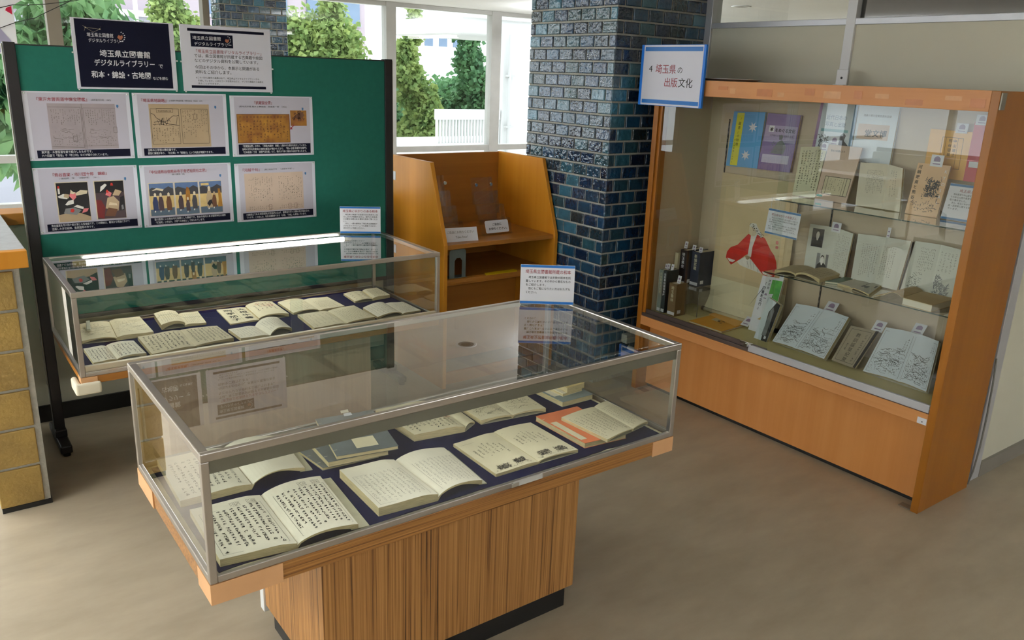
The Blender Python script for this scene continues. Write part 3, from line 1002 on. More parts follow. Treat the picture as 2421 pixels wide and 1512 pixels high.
class Leaf:
    """one half of an open book: quad from the spine outwards, top(u) and bottom(u) heights"""
    def __init__(s, sb, st, ob, ot, top, bot):
        s.q = [Vector((p[0], p[1], 0)) for p in (sb, st, ob, ot)]
        s.top, s.bot = top, bot
    def xy(s, u, v):
        sb, st, ob, ot = s.q
        return (sb * (1 - v) + st * v) * (1 - u) + (ob * (1 - v) + ot * v) * u
    def p(s, u, v, off=0.0, low=False):
        q = s.xy(u, v)
        q.z = (s.bot(u) if low else s.top(u)) + off
        return q
    def mesh(s, n=16, nv=2):
        m = MB()
        T = [[m.pt(s.p(i / n, j / nv)) for j in range(nv + 1)] for i in range(n + 1)]
        B = [[m.pt(s.p(i / n, j / nv, low=True)) for j in range(nv + 1)] for i in range(n + 1)]
        for i in range(n):
            for j in range(nv):
                m.cur = 0
                m.face((T[i][j], T[i + 1][j], T[i + 1][j + 1], T[i][j + 1]))
                m.cur = 1
                m.face((B[i][j], B[i][j + 1], B[i + 1][j + 1], B[i + 1][j]))
            m.cur = 1
            m.face((T[i][0], B[i][0], B[i + 1][0], T[i + 1][0]))
            m.face((T[i][nv], T[i + 1][nv], B[i + 1][nv], B[i][nv]))
        for j in range(nv):
            m.face((T[0][j], T[0][j + 1], B[0][j + 1], B[0][j]))
            m.face((T[n][j], B[n][j], B[n][j + 1], T[n][j + 1]))
        return m
    def surf(s, left, off=0.0007):
        """page coordinates: u runs left to right, v bottom to top, both 0..1"""
        if left:
            return lambda u, v: s.p(1 - u, v, off)
        return lambda u, v: s.p(u, v, off)

def open_book(label, q, z, tl, tr, style, name='open_book', paper=None, archl=0.0, archr=0.0, lip=None, seed=1, group='old string-bound books'):
    """q: leftB,leftT,spineB,spineT,rightB,rightT; tl, tr page block thickness; arch lifts the leaf off the table"""
    lb, lt, sb, st, rb, rt = q
    paper = paper or M_CREAM
    c = [(lb[0] + rb[0]) / 2, (lb[1] + rt[1]) / 2]
    t = thing(name, label, 'book', (c[0], c[1], z), group)
    def prof(th, arch):
        if arch > 0:
            # leaf springs up from the gutter, bows over and comes down at its outer edge
            def top(u):
                s_ = math.sin(math.pi * min(1, u * 1.0)) ** 0.7 * (1 - u * .55)
                return z + 0.006 + th * (0.55 + .25 * u) + arch * s_
            def bot(u):
                s_ = math.sin(math.pi * min(1, u * 1.0)) ** 0.7 * (1 - u * .55)
                return z + 0.0005 + (0.006 + arch * s_) * (1 if u > 0.02 else 0) * (1 - .999 * u ** 6)
            return top, bot
        def top(u):
            return z + th * (0.80 + 0.20 * min(1, u * 5)) + 0.0035 * math.sin(math.pi * min(1, u * 1.4)) * (1 - u)
        def bot(u):
            return z
        return top, bot
    L = Leaf(sb, st, lb, lt, *prof(tl, archl))
    Rr = Leaf(sb, st, rb, rt, *prof(tr, archr))
    obj('left_pages', L.mesh(), [paper, M_EDGE], t, smooth=False)
    obj('right_pages', Rr.mesh(), [paper, M_EDGE], t, smooth=False)
    if lip:      # cover showing beyond the page edge on the right
        a = Vector((rb[0], rb[1], z)); b = Vector((rt[0], rt[1], z))
        e = Vector((lip, -0.004, 0))
        m = MB().prism([a - e * .6, a + e, b + e, b - e * .6], (0, 0, 0.0022))
        obj('cover', m, M_FLAX, t)
    else:
        m = MB()
        for X in ((lb, sb, st, lt), (sb, rb, rt, st)):
            m.prism([(p[0], p[1], z - 0.0003) for p in X], (0, 0, 0.0012))
        obj('cover', m, M_FLAX, t)
    rng = random.Random(seed)
    style(t, L.surf(True), Rr.surf(False), rng)
    return t

def scale_surf(s, w, h):
    return lambda u, v: s(u / w, v / h)

def style_text(colsL, rowsL, colsR, rowsR, w=0.0016, frame=None, m=None, box=(.08, .92, .06, .84), aspect=(.17, .26), ragged=.2, nstroke=4, headnotes=False, red=None):
    def f(t, sl, sr, rng):
        W, H = aspect
        ink = MB()
        for s, c, r, lf in ((sl, colsL, rowsL, True), (sr, colsR, rowsR, False)):
            if not c:
                continue
            ss = scale_surf(s, W, H)
            u0, u1, v0, v1 = box
            if lf:
                u0, u1 = 1 - u1, 1 - u0
            else:
                u0, u1 = u0 + .06, u1 + .02
            if frame:
                sframe(ink, ss, u0 * W - .002, u1 * W + .002, v0 * H - .003, v1 * H + .003, frame)
            brush(ink, ss, rng, u0 * W, u1 * W, v0 * H, v1 * H, c, r, w, .95, ragged, nstroke)
            if headnotes:
                for k in (0.52, 0.8):
                    a = (u0 + (u1 - u0) * k) * W
                    sframe(ink, ss, a, a + .022, v1 * H + .003, v1 * H + .024, .0005)
                    brush(ink, ss, rng, a + .001, a + .021, v1 * H + .004, v1 * H + .022, 5, 5, .0007, .9, 0.3, 3)
        obj('writing', ink, m or M_INK, t)
        if red:
            side, a, b, c_, d_ = red
            ss = scale_surf(lambda u, v, q=(sl if side == 'L' else sr): q(u, v) + Vector((0, 0, .0004)), W, H)
            rm = MB()
            sframe(rm, ss, a * W, b * W, c_ * H, d_ * H, .0014)
            brush(rm, ss, rng, a * W, b * W, c_ * H, d_ * H, 3, 4, .0013, 1, 0, 4)
            obj('red_seal', rm, M_REDINK, t)
    return f

def style_mix(kind, aspect=(.16, .25), m=None):
    def f(t, sl, sr, rng):
        W, H = aspect
        ink = MB()
        l, r = scale_surf(sl, W, H), scale_surf(sr, W, H)
        if kind == 'poems':      # spaced running script above small drawn scenes
            for s in (l, r):
                sline(ink, s, [(.06 * W, .88 * H), (.94 * W, .88 * H)], .0006)
                for k in range(7):
                    a = (.16 + .1 * k) * W
                    top = (.80 - .04 * abs(3 - k)) * H
                    brush(ink, s, rng, a - .006, a + .006, .40 * H, top, 1, 13, .0010, .8, .35, 3)
            for s, spots in ((l, ((.30, .10), (.70, .13))), (r, ((.30, .12), (.70, .12)))):
                for a, b in spots:
                    tufts(ink, s, rng, (a - .13) * W, (a + .13) * W, (b - .05) * H, (b + .06) * H, 170, .0013, .008)
                tufts(ink, s, rng, .05 * W, .95 * W, .03 * H, .06 * H, 60, .0006, .006)
        elif kind == 'map':
            for s in (l, r):
                ridges(ink, s, rng, .08 * W, .94 * W, .08 * H, .92 * H, 26, .0012)
                tufts(ink, s, rng, .1 * W, .9 * W, .1 * H, .9 * H, 150, .0009, .007)
                for k in range(5):
                    c0 = (rng.uniform(.3, .7) * W, rng.uniform(.3, .7) * H)
                    sline(ink, s, [c0, (rng.uniform(0.05, .95) * W, rng.uniform(.05, .95) * H)], .0012)
        elif kind == 'sketch':
            for s in (l, r):
                ridges(ink, s, rng, .08 * W, .94 * W, .12 * H, .85 * H, 22, .0009)
                tufts(ink, s, rng, .1 * W, .9 * W, .15 * H, .6 * H, 130, .0007, .007)
                brush(ink, s, rng, .1 * W, .8 * W, .55 * H, .85 * H, 7, 8, .0007, .5, .4, 3)
        elif kind == 'big':
            for k, w_ in enumerate(('大根牛蒡', '筍芋茄子')):
                vtext(ink, l, w_, (.76 - .45 * k) * W, .93 * H, .040, .050, .014)
            sline(ink, l, [(.52 * W, .05 * H), (.50 * W, .95 * H)], .0006)
            brush(ink, r, rng, .12 * W, .9 * W, .25 * H, .92 * H, 5, 8, .0014, .8, .4, 4)
            red = MB()
            tufts(red, r, rng, .3 * W, .85 * W, .55 * H, .9 * H, 45, .0022, .012)
            obj('red_writing', red, M_REDINK, t)
        obj('writing', ink, m or M_INKM, t)
    return f

FB = {
 'F1': [(0.471, 1.737), (0.478, 2.007), (0.651, 1.711), (0.659, 1.992), (0.817, 1.715), (0.842, 2.011)],
 'F2': [(0.889, 1.741), (0.895, 1.995), (1.065, 1.727), (1.063, 1.979), (1.221, 1.74), (1.241, 1.98)],
 'F3': [(1.281, 1.755), (1.284, 1.995), (1.44, 1.754), (1.446, 2.001), (1.595, 1.75), (1.595, 1.996)],
 'F4': [(0.47, 2.066), (0.48, 2.345), (0.661, 2.062), (0.664, 2.335), (0.827, 2.086), (0.847, 2.329)],
 'F6': [(1.199, 2.093), (1.187, 2.338), (1.376, 2.069), (1.385, 2.325), (1.44, 2.105), (1.452, 2.32)],
 'F7': [(1.455, 2.089), (1.463, 2.325), (1.577, 2.075), (1.6, 2.315), (1.712, 2.06), (1.738, 2.312)],
 'F8b': [(1.698, 1.727), (1.684, 1.942), (1.83, 1.745), (1.844, 1.954), (1.915, 1.761), (1.918, 1.969)],
}
BB = {
 'B1': [(0.495, 3.6), (0.495, 3.84), (0.625, 3.579), (0.645, 3.838), (0.768, 3.574), (0.771, 3.835)],
 'B2': [(0.816, 3.637), (0.831, 3.83), (0.915, 3.636), (0.930, 3.82), (1.004, 3.624), (1.023, 3.822)],
 'B3': [(0.484, 3.30), (0.482, 3.495), (0.568, 3.30), (0.566, 3.494), (0.677, 3.31), (0.671, 3.498)],
 'B4': [(0.693, 3.286), (0.696, 3.542), (0.864, 3.31), (0.872, 3.555), (1.030, 3.33), (1.022, 3.53)],
 'B5': [(1.092, 3.563), (1.109, 3.82), (1.225, 3.566), (1.239, 3.795), (1.368, 3.567), (1.375, 3.805)],
 'B6': [(1.056, 3.317), (1.051, 3.469), (1.178, 3.300), (1.168, 3.461), (1.293, 3.345), (1.300, 3.53)],
 'B7': [(1.394, 3.579), (1.398, 3.79), (1.519, 3.565), (1.527, 3.781), (1.655, 3.574), (1.652, 3.775)],
 'B8': [(1.379, 3.30), (1.396, 3.534), (1.538, 3.30), (1.543, 3.523), (1.690, 3.32), (1.690, 3.545)],
 'B9': [(1.736, 3.629), (1.749, 3.79), (1.835, 3.626), (1.856, 3.788), (1.938, 3.637), (1.945, 3.80)],
 'B10': [(1.704, 3.32), (1.713, 3.494), (1.836, 3.325), (1.849, 3.53), (1.945, 3.335), (1.945, 3.51)],
}
g1, g2 = 'old string-bound books in the front case', 'old string-bound books in the rear case'
open_book('open book of bold black brush columns at the front left corner of the front case', FB['F1'], FCT, .020, .010, style_text(9, 17, 9, 17, .0017, .0006, M_INK, headnotes=True), paper=M_CREAM2, archr=.020, lip=.030, seed=1, group=g1)
open_book('thick open book of fine framed text in the middle of the front row', FB['F2'], FCT, .026, .010, style_text(10, 24, 10, 24, .0006, .0006, M_INKG, box=(.1, .92, .06, .74), ragged=.1, nstroke=3), paper=M_CREAM2, archr=.024, lip=.014, seed=2, group=g1)
open_book('open book of running script above little drawn figures in the front row', FB['F3'], FCT, .010, .006, style_mix('poems'), paper=M_CREAM, archr=.008, seed=3, group=g1)
open_book('open manuscript with a curled blank right page at the back left of the front case', FB['F4'], FCT, .020, .006, style_text(9, 13, 0, 0, .0012, None, M_INK, red=('L', .66, .86, .45, .66)), paper=M_CREAM2, archr=.030, lip=.022, seed=4, group=g1)
open_book('open block-printed book with a red seal and small curled white leaf', FB['F6'], FCT, .024, .003, style_text(10, 12, 0, 0, .0012, None, M_INK, box=(.04, .94, .06, .9), red=('L', .74, .97, .35, .6)), paper=M_CREAM, archr=.016, seed=6, group=g1)
open_book('open book of drawn maps near the back of the front case', FB['F7'], FCT, .012, .010, style_mix('map'), paper=M_CREAM, archl=.006, archr=.008, seed=7, group=g1)

def closed_book(label, q, z, th, cover, label_m=None, lab=None, edge=None, group=None, name='string_bound_book', ext=None):
    fl, fr, br, bl = [Vector((p[0], p[1], z)) for p in q]
    c = (fl + fr + br + bl) / 4
    t = thing(name, label, 'book', (c.x, c.y, z), group)
    k = 0.0014
    pages = MB().prism([fl + (c - fl) * .012, fr + (c - fr) * .012, br + (c - br) * .012, bl + (c - bl) * .012], (0, 0, th - k))
    for p in range(len(pages.v)):
        pages.v[p].z += k * .5
    obj('page_block', pages, M_EDGE, t)
    obj('cover', MB().prism([v + Vector((0, 0, th - k)) for v in (fl, fr, br, bl)], (0, 0, k)), cover, t)
    obj('back_cover', MB().prism([fl, fr, br, bl], (0, 0, k * .5)), cover, t)
    if lab:
        u0, u1, v0, v1 = lab
        f = lambda u, v: (fl * (1 - u) + fr * u) * (1 - v) + (bl * (1 - u) + br * u) * v + Vector((0, 0, th + .0004))
        m = MB(); m.quad(f(u0, v0), f(u1, v0), f(u1, v1), f(u0, v1))
        obj('title_slip', m, label_m or M_CREAM, t)
    st = MB()
    a, b, a2, b2 = fl, bl, fl + (fr - fl) * .06, bl + (br - bl) * .06
    for kk in range(4):
        f_ = .14 + kk * .24
        p0 = a * (1 - f_) + b * f_
        p1 = a2 * (1 - f_) + b2 * f_
        e = Vector((0, 0, th + .0005))
        n_ = (b - a).normalized() * .0008
        st.quad(p0 + e - n_, p1 + e - n_, p1 + e + n_, p0 + e + n_)
    obj('binding_thread', st, M_CREAM2, t)
    return t
M_BLUEC = mat('indigo_cover', (82, 88, 90), 0.35, rgb2=(106, 112, 114), nscale=14, spec=0.6)
M_GREYC = mat('blue_grey_cover', (128, 142, 142), 0.55, noise=0.08, nscale=14)
M_ORC = mat('orange_cover', (216, 118, 74), 0.6, noise=0.07, nscale=12)
M_YELC = mat('yellowed_cover', (206, 184, 126), 0.7, noise=0.08, nscale=20)
closed_book('lowest of the three blue-grey covered books fanned in a pile', [(0.872, 2.062), (1.050, 2.050), (1.075, 2.300), (0.845, 2.305)], FCT, .010, M_BLUEC, group=g1)
closed_book('middle of the three blue-grey covered books fanned in a pile', [(0.886, 2.052), (1.074, 2.032), (1.115, 2.300), (0.900, 2.318)], FCT + .0105, .018, M_BLUEC, group=g1)
closed_book('topmost blue-grey book of the fanned pile with a square cream title slip', [(0.912, 2.051), (1.100, 2.018), (1.160, 2.305), (0.968, 2.335)], FCT + .029, .012, M_BLUEC, M_CREAM, (.36, .72, .10, .34), group=g1)
closed_book('orange covered book half under the open book at the right', [(1.634, 1.762), (1.801, 1.746), (1.812, 2.008), (1.632, 2.016)], FCT, .018, M_ORC, M_CREAM, (.03, .17, .10, .72), group=g1)
open_book('open book of neat framed columns resting on the orange book', FB['F8b'], FCT + .0185, .006, .006, style_text(8, 17, 9, 18, .0008, .0006, M_INKG, box=(.06, .95, .06, .84), aspect=(.15, .21)), paper=M_CREAM, archl=.006, archr=.006, seed=8, group=g1)
closed_book('blue-grey book at the bottom of the small pile at the back right', [(1.790, 2.062), (1.935, 2.062), (1.940, 2.245), (1.785, 2.245)], FCT, .020, M_GREYC, M_CREAM2, (.05, .3, .3, .9), group=g1)
closed_book('cream book in the middle of the small pile at the back right', [(1.822, 2.100), (1.922, 2.108), (1.918, 2.230), (1.815, 2.222)], FCT + .0205, .012, M_CREAM2, group=g1)
closed_book('small thick yellowed book on top of the pile at the back right', [(1.838, 2.096), (1.928, 2.104), (1.925, 2.165), (1.840, 2.160)], FCT + .033, .020, M_YELC, group=g1)
for lb, q, mm in (('small cream paper card on the back edge of the blue-grey pile', [(1.057, 2.332), (1.083, 2.328), (1.090, 2.350), (1.064, 2.352)], M_CREAM2), ('tiny white paper card beside the cream one', [(1.056, 2.305), (1.083, 2.301), (1.087, 2.322), (1.062, 2.325)], M_WHITE)):
    tag(obj('paper_card', MB().prism([(p[0], p[1], FCT + .0418) for p in q], (0, 0, .001)), mm), lb, 'card', 'loose cards in the front case')

open_book('long open picture book at the left end of the rear case', BB['B1'], BCT, .008, .018, style_mix('sketch', (.14, .26)), paper=M_CREAM, archl=.012, seed=21, group=g2)
strapb = open_book('small thick open book held by a clear strap', BB['B2'], BCT, .022, .010, style_text(9, 14, 9, 14, .0006, None, M_INKG, aspect=(.1, .19)), paper=M_CREAM, archl=.018, seed=22, group=g2)
open_book('open white-paged manuscript at the front left of the rear case', BB['B3'], BCT, .014, .012, style_text(6, 8, 6, 8, .0016, .0005, M_INK, aspect=(.1, .19)), paper=M_CREAM2, archr=.010, seed=23, group=g2)
open_book('wide open grey-paged book of dense brushwork in the rear case', BB['B4'], BCT, .016, .014, style_text(9, 12, 9, 12, .0018, None, M_INKM, box=(.05, .95, .06, .92)), paper=M_CREAM3, archr=.004, seed=24, group=g2)
open_book('open book with large vegetable names brushed on its left page', BB['B5'], BCT, .006, .010, style_mix('big', (.13, .24)), paper=M_CREAM, archr=.016, seed=25, group=g2)
open_book('open pale printed book with a curled right leaf in the rear case', BB['B6'], BCT, .014, .010, style_text(8, 10, 8, 10, .0006, .0005, M_INKG, aspect=(.12, .17)), paper=M_CREAM2, archr=.030, seed=26, group=g2)
open_book('open lightly printed book behind the middle of the rear case', BB['B7'], BCT, .006, .010, style_text(6, 8, 9, 14, .0006, None, M_INKG, aspect=(.13, .21), box=(.1, .8, .08, .7)), paper=M_CREAM, archl=.014, seed=27, group=g2)
open_book('open yellowed book of ruled columns right of the middle of the rear case', BB['B8'], BCT, .014, .012, style_text(6, 9, 10, 12, .0006, .0005, M_INKG, aspect=(.15, .22)), paper=M_CREAM, archr=.006, seed=28, group=g2)
open_book('smallest open book at the back right of the rear case', BB['B9'], BCT, .004, .016, style_text(3, 4, 7, 9, .0009, None, M_INKG, aspect=(.1, .16)), paper=M_CREAM, archl=.010, seed=29, group=g2)
open_book('open pale book at the front right corner of the rear case', BB['B10'], BCT, .008, .008, style_text(7, 9, 7, 9, .0006, .0005, M_INKG, aspect=(.12, .18)), paper=M_CREAM2, archl=.016, seed=30, group=g2)
w = MB(); w.M = Matrix.Translation((0.545, 3.74, BCT + .030)) @ Matrix.Rotation(-.15, 4, 'Z') @ Matrix.Rotation(0.05, 4, 'X')
w.box(-.008, .008, -.055, .055, 0, .009)
tag(obj('paperweight', w, mat('pale_glass_weight', (196, 196, 176), 0.2, noise=0.05), None, .002), 'slim pale paperweight on the long open picture book', 'paperweight')
m = MB()
m.tube([(0.79, 3.72, BCT + .002), (0.83, 3.715, BCT + .044), (0.88, 3.71, BCT + .047), (0.93, 3.71, BCT + .022), (1.0, 3.70, BCT + .019), (1.03, 3.695, BCT + .010), (1.07, 3.69, BCT + .002)], .0025, 6)
tag(obj('holding_strap', m, M_ACRYL), 'clear plastic strap across the small thick book', 'strap')
# ------------------------------------------------------------------ green notice screen
PY = 4.08
pn = thing('notice_screen', 'free-standing green notice screen with dark metal posts and feet', 'notice board', (1.30, 4.10, 0))
boxo('board', (0.447, 2.150, PY, PY + 0.03, 0.62, 1.797), M_GREEN, pn, 0.001)
boxo('top_strip', (0.447, 2.150, PY, PY + 0.032, 1.796, 1.802), M_DARKM, pn, 0.001)
boxo('bottom_strip', (0.447, 2.150, PY - 0.002, PY + 0.032, 0.60, 0.622), M_DARKM, pn, 0.001)
for a, b in ((0.402, 0.447), (2.150, 2.195)):
    boxo('post', (a, b, PY - 0.008, PY + 0.038, 0.05, 1.808), M_DARKM, pn, 0.003)
    boxo('post_edge_strip', ((a - .004, a, PY - .002, PY + .03, .3, 1.80) if a < 1 else (b, b + .004, PY - .002, PY + .03, .3, 1.80)), M_STEELD, pn)
    boxo('foot', (a - 0.002, b + 0.002, PY - 0.155, PY + 0.185, 0.012, 0.05), M_DARKM, pn, 0.006)
    boxo('foot_socket', (a - 0.002, b + 0.002, PY - 0.04, PY + 0.07, 0.05, 0.085), M_DARKM, pn, 0.004)
    for yy in (PY - 0.14, PY + 0.16):
        obj('foot_pad', MB().cyl(((a + b) / 2, yy, 0), ((a + b) / 2, yy, 0.013), 0.017, 12), M_BLACK, pn)

# ---- posters pinned to it
M_DARKBD = mat('poster_navy', (15, 17, 38), 0.6, noise=0.03, spec=0.15)
M_LILAC = mat('poster_lilac', (196, 192, 206), 0.3, noise=0.01)
M_LILACP = mat('print_grey_lilac', (168, 156, 160), 0.35, noise=0.06, nscale=12)
M_TANP = mat('print_tan', (184, 160, 128), 0.35, noise=0.05, nscale=12)
M_GOLDP = mat('print_gold', (186, 134, 44), 0.35, rgb2=(140, 84, 34), nscale=18)
M_PEACHP = mat('print_peach', (208, 184, 166), 0.35, noise=0.05, nscale=12)
M_PINHEAD = mat('clear_pin', (210, 214, 210), 0.15, noise=0.02)
M_TXTW = mat('white_lettering', (232, 232, 236), 0.5, noise=0.01)
M_ICON = mat('blue_icon', (70, 120, 170), 0.4, noise=0.02)
PALETTE = {n: mat('print_' + n, c, 0.35, noise=0.08, nscale=40) for n, c in dict(
    black=(22, 18, 22), cream=(222, 206, 176), red=(196, 48, 40), rose=(222, 120, 124), brown=(104, 66, 42), tan=(176, 130, 80), grey=(128, 128, 128), navyb=(44, 56, 96),
    sky=(92, 116, 156), slate=(64, 62, 66), sand=(216, 186, 124), gold=(206, 150, 54), sea=(88, 106, 124), plum=(70, 52, 58), white=(228, 224, 216), maroon=(110, 26, 28)).items()}

def sheet(name, label, X, Z, w, h, cat='poster', m=None, th=0.0012, gap=0.0):
    t = thing(name, label, cat, (X + w / 2, PY - th - gap, Z), 'notices on the green screen')
    boxo('sheet', (X, X + w, PY - th - gap, PY - 0.0001 - gap, Z, Z + h), m or M_LAM, t)
    S = lambda off=0.0005: flat((X, PY - th - gap, Z), (1, 0, 0), (0, 0, 1), off)
    return t, S

def part(name, t, m, fn):
    b = MB()
    fn(b)
    return obj(name, b, m, t)

def pins(t, S, w, h, pts):
    for u, v in pts:
        c = S(0.0)(u, v)
        b = MB().cyl(c, c + Vector((0, -0.006, 0)), 0.0042, 10, 0.0032)
        obj('push_pin', b, M_PINHEAD, t)

def bird_badge(t, S, u, v, k):
    """small emblem: fan of petals beside an orange shape"""
    b = MB()
    s = S(0.0012)
    for a in range(7):
        an = math.radians(70 - a * 26)
        c = (u + math.cos(an) * .9 * k, v + math.sin(an) * .9 * k)
        sline(b, s, [(c[0] - .1 * k, c[1]), (c[0] + .1 * k, c[1] + .1 * k)], .14 * k)
    obj('emblem_petals', b, M_TXTW, t)
    b = MB()
    b.poly(*[s(u + x * k, v + y * k) for x, y in ((-.5, -.1), (-.25, .35), (.1, .2), (.45, .35), (.55, -.05), (.2, -.55), (-.2, -.5))])
    obj('emblem_body', b, mat('emblem_orange', (176, 104, 70), 0.4, noise=0.1, nscale=80), t)

# large dark title board and white introduction board
t, S = sheet('title_board', 'navy title board pinned at the top left of the green screen', 0.662, 1.627, 0.418, 0.292, 'notice board', M_LAM, 0.004)
part('navy_field', t, M_DARKBD, lambda b: srect(b, S(), .014, .398, .008, .288))
def f(b):
    s = S(.0010)
    text(b, s, '埼玉県立図書館', .205, .139, .031, .208, 'C', .012)
    text(b, s, 'デジタルライブラリー', .075, .100, .030, .250, 'L', .012)
    text(b, s, '和本・錦絵・古地図', .060, .050, .031, .244, 'L', .016)
part('heading', t, M_TXTW, f)
part('small_lettering', t, M_TXTW, lambda b: text(b, S(.0010), 'で', .340, .097, .021, None, 'L', .01))
part('small_lettering', t, M_TXTW, lambda b: text(b, S(.0010), 'などを読む', .312, .046, .014, .066, 'L', .008))
part('logo_lettering', t, M_TXTW, lambda b: (text(b, S(.0010), '埼玉県立図書館', .058, .218, .019, .105), text(b, S(.0010), 'デジタルライブラリー', .062, .196, .018, .140)))
part('star_lines', t, M_CREAM3, lambda b: [sline(b, S(.0011), [(.045, .262), (.056, .254), (.112, .250), (.118, .262), (.112, .250), (.085, .236), (.056, .254), (.050, .240)], .0007), srect(b, S(.0012), .0535, .0585, .2515, .2565), srect(b, S(.0012), .1095, .1145, .2475, .2525)])
bird_badge(t, S, .190, .222, .022)
pins(t, S, .418, .292, [(.006, -.003), (.412, -.003), (-.004, .15), (.423, .13)])
t, S = sheet('introduction_board', 'white introduction board with two black bars beside the navy title board', 1.107, 1.626, 0.423, 0.293, 'notice board', M_LAM, 0.004)
part('black_bar', t, M_DARKBD, lambda b: srect(b, S(), .034, .392, .266, .278))
part('black_bar', t, M_DARKBD, lambda b: srect(b, S(), .036, .390, .014, .026))
part('logo_field', t, M_DARKBD, lambda b: srect(b, S(), .046, .240, .198, .256))
part('logo_lettering', t, M_TXTW, lambda b: (text(b, S(.001), '埼玉県立図書館', .054, .230, .019, .130), text(b, S(.001), 'デジタルライブラリー', .060, .205, .018, .172)))
bird_badge(t, S, .212, .232, .019)
part('red_lettering', t, M_RED, lambda b: text(b, S(), '「埼玉県立図書館デジタルライブラリー」', .056, .172, .0185, .318))
def f(b):
    s = S()
    for v, w_, tx in ((.152, .322, 'では、県立図書館が所蔵する古典籍や絵図'), (.131, .300, 'などのデジタル資料を公開しています。'), (.101, .304, '今回はその中から、本展示と関連がある'), (.080, .168, '資料をご紹介します。')):
        text(b, s, tx, .056, v, .0175, w_)
    for v, u, w_, tx in ((.057, .058, .300, '※このパネル展示の画像は全て、埼玉県立デジタルライブラリーから'), (.044, .066, .312, '引用しています。二次元コードを読み込むと、デジタル機器から画像を'), (.031, .066, .100, '見ることができます。')):
        text(b, s, tx, u, v, .0095, w_)
part('lettering', t, M_INK, f)
pins(t, S, .42, .29, [(.008, -.003), (.415, -.003), (-.004, .13), (.427, .11)])

def poster(label, X, Z, title, tw, tu, sub, su, sw, sv, caption, ts=.0172):
    w, h = .420, .290
    t, S = sheet('printed_poster', label, X, Z, w, h)
    part('tinted_field', t, M_LILAC, lambda b: srect(b, S(), .020, .404, .006, .284))
    part('title', t, M_RED, lambda b: text(b, S(.001), title, tu, .251, ts, tw, 'L', .008))
    if sub:
        part('subtitle', t, M_INKM, lambda b: text(b, S(.001), sub, su, sv, .0085, sw))
    part('caption_band', t, M_DARKBD, lambda b: srect(b, S(.0009), .030, .402, .010, .012 + .0155 * len(caption)))
    def f(b):
        for k, (c, cw) in enumerate(caption):
            text(b, S(.0013), c, .046, .016 + .0145 * (len(caption) - 1 - k), .0118, cw, 'L', .006)
    part('caption', t, M_TXTW, f)
    part('pointer_icon', t, M_ICON, lambda b: b.poly(*[S(.001)(.362 + x, .222 + y) for x, y in ((0, .014), (.009, .014), (.009, .004), (.006, .004), (.008, -.002), (.003, .002), (0, .004))]))
    pins(t, S, w, h, [(.008, .008), (.412, .008), (.008, .282), (.412, .282)])
    return t, S

# 1 grey-lilac scanned spread
rng = random.Random(41)
t, S = poster('poster of a lilac-grey scanned road map book, upper left of the six', .4475, 1.324, '『東海木曽両道中懐宝図鑑』', .205, .042, '(須原屋茂兵衛　1842)', .262, .080, .253, [('東海道・木曽街道を絵で紹介したものです。', .200), ('六十四頁で「熊谷」や「吹上村」などが紹介されています。', .262)])
part('picture', t, M_LILACP, lambda b: srect(b, S(.0008), .088, .356, .046, .240))
def f(b):
    s = S(.0012)
    sline(b, s, [(.221, .046), (.221, .240)], .0012)
    sline(b, s, [(.226, .046), (.226, .222), (.356, .222)], .0009)
    sline(b, s, [(.090, .225), (.216, .225), (.216, .052), (.090, .058)], .0012)
    for u0, u1 in ((.098, .212), (.232, .350)):
        brush(b, s, rng, u0, u1, .150, .216, 13, 9, .0007, .8, .4, 3)
        ridges(b, s, rng, u0, u1, .085, .135, 9, .0009)
        tufts(b, s, rng, u0, u1, .078, .120, 50, .0009, .006)
        brush(b, s, rng, u0, u1, .056, .085, 12, 4, .0006, .5, .4, 3)
    sline(b, s, [(.09, .058), (.356, .060)], .0008)
    sframe(b, s, .176, .192, .078, .102, .0012)
    sframe(b, s, .342, .356, .116, .140, .0012)
part('picture_lines', t, M_INKG, f)
# 2 tan schoolbook
t, S = poster('poster of a tan schoolbook spread with a mountain drawing, upper middle of the six', .879, 1.3235, '『埼玉県地誌略』', .118, .028, '(川島楳坪,伊藤直美著、狩野吉信画　埼玉県　1877)', .158, .150, .254, [('当時の小学校の教科書です。', .128), ('郡別に解説があり、「比企郡」や「都幾川」という地名が確認できます。', .296)])
part('picture', t, M_TANP, lambda b: srect(b, S(.0008), .066, .336, .046, .242))
for a_, b_ in ((.066, .072), (.326, .336), (.198, .204)):
    part('picture_border', t, PALETTE['tan'], lambda b: srect(b, S(.0010), a_, b_, .046, .242))
def f(b):
    s = S(.0012)
    sframe(b, s, .072, .196, .062, .220, .0013)
    sframe(b, s, .206, .328, .062, .220, .0013)
    sframe(b, s, .098, .170, .204, .222, .0010)
    text(b, s, '埼玉県地誌略之図', .104, .208, .008, .058)
    sframe(b, s, .262, .277, .172, .198, .0011)
    ridge = [(.074, .200), (.086, .196), (.096, .180), (.108, .172), (.122, .166), (.136, .164), (.150, .172), (.162, .184), (.172, .190), (.184, .188), (.195, .192)]
    sline(b, s, ridge, .0020)
    sline(b, s, [(.084, .160), (.112, .166), (.150, .152), (.195, .146)], .0022)
    sline(b, s, [(.078, .150), (.11, .152), (.14, .146), (.17, .142)], .0012)
    for q in range(16):
        a = rng.uniform(.078, .19)
        sline(b, s, [(a, rng.uniform(.150, .185)), (a + rng.uniform(-.02, .02), rng.uniform(.145, .165))], .0014)
    brush(b, s, rng, .076, .194, .066, .138, 10, 9, .0008, .65, .5, 3)
    brush(b, s, rng, .210, .326, .066, .216, 11, 18, .0008, .6, .5, 3)
part('picture_lines', t, M_INKM, f)
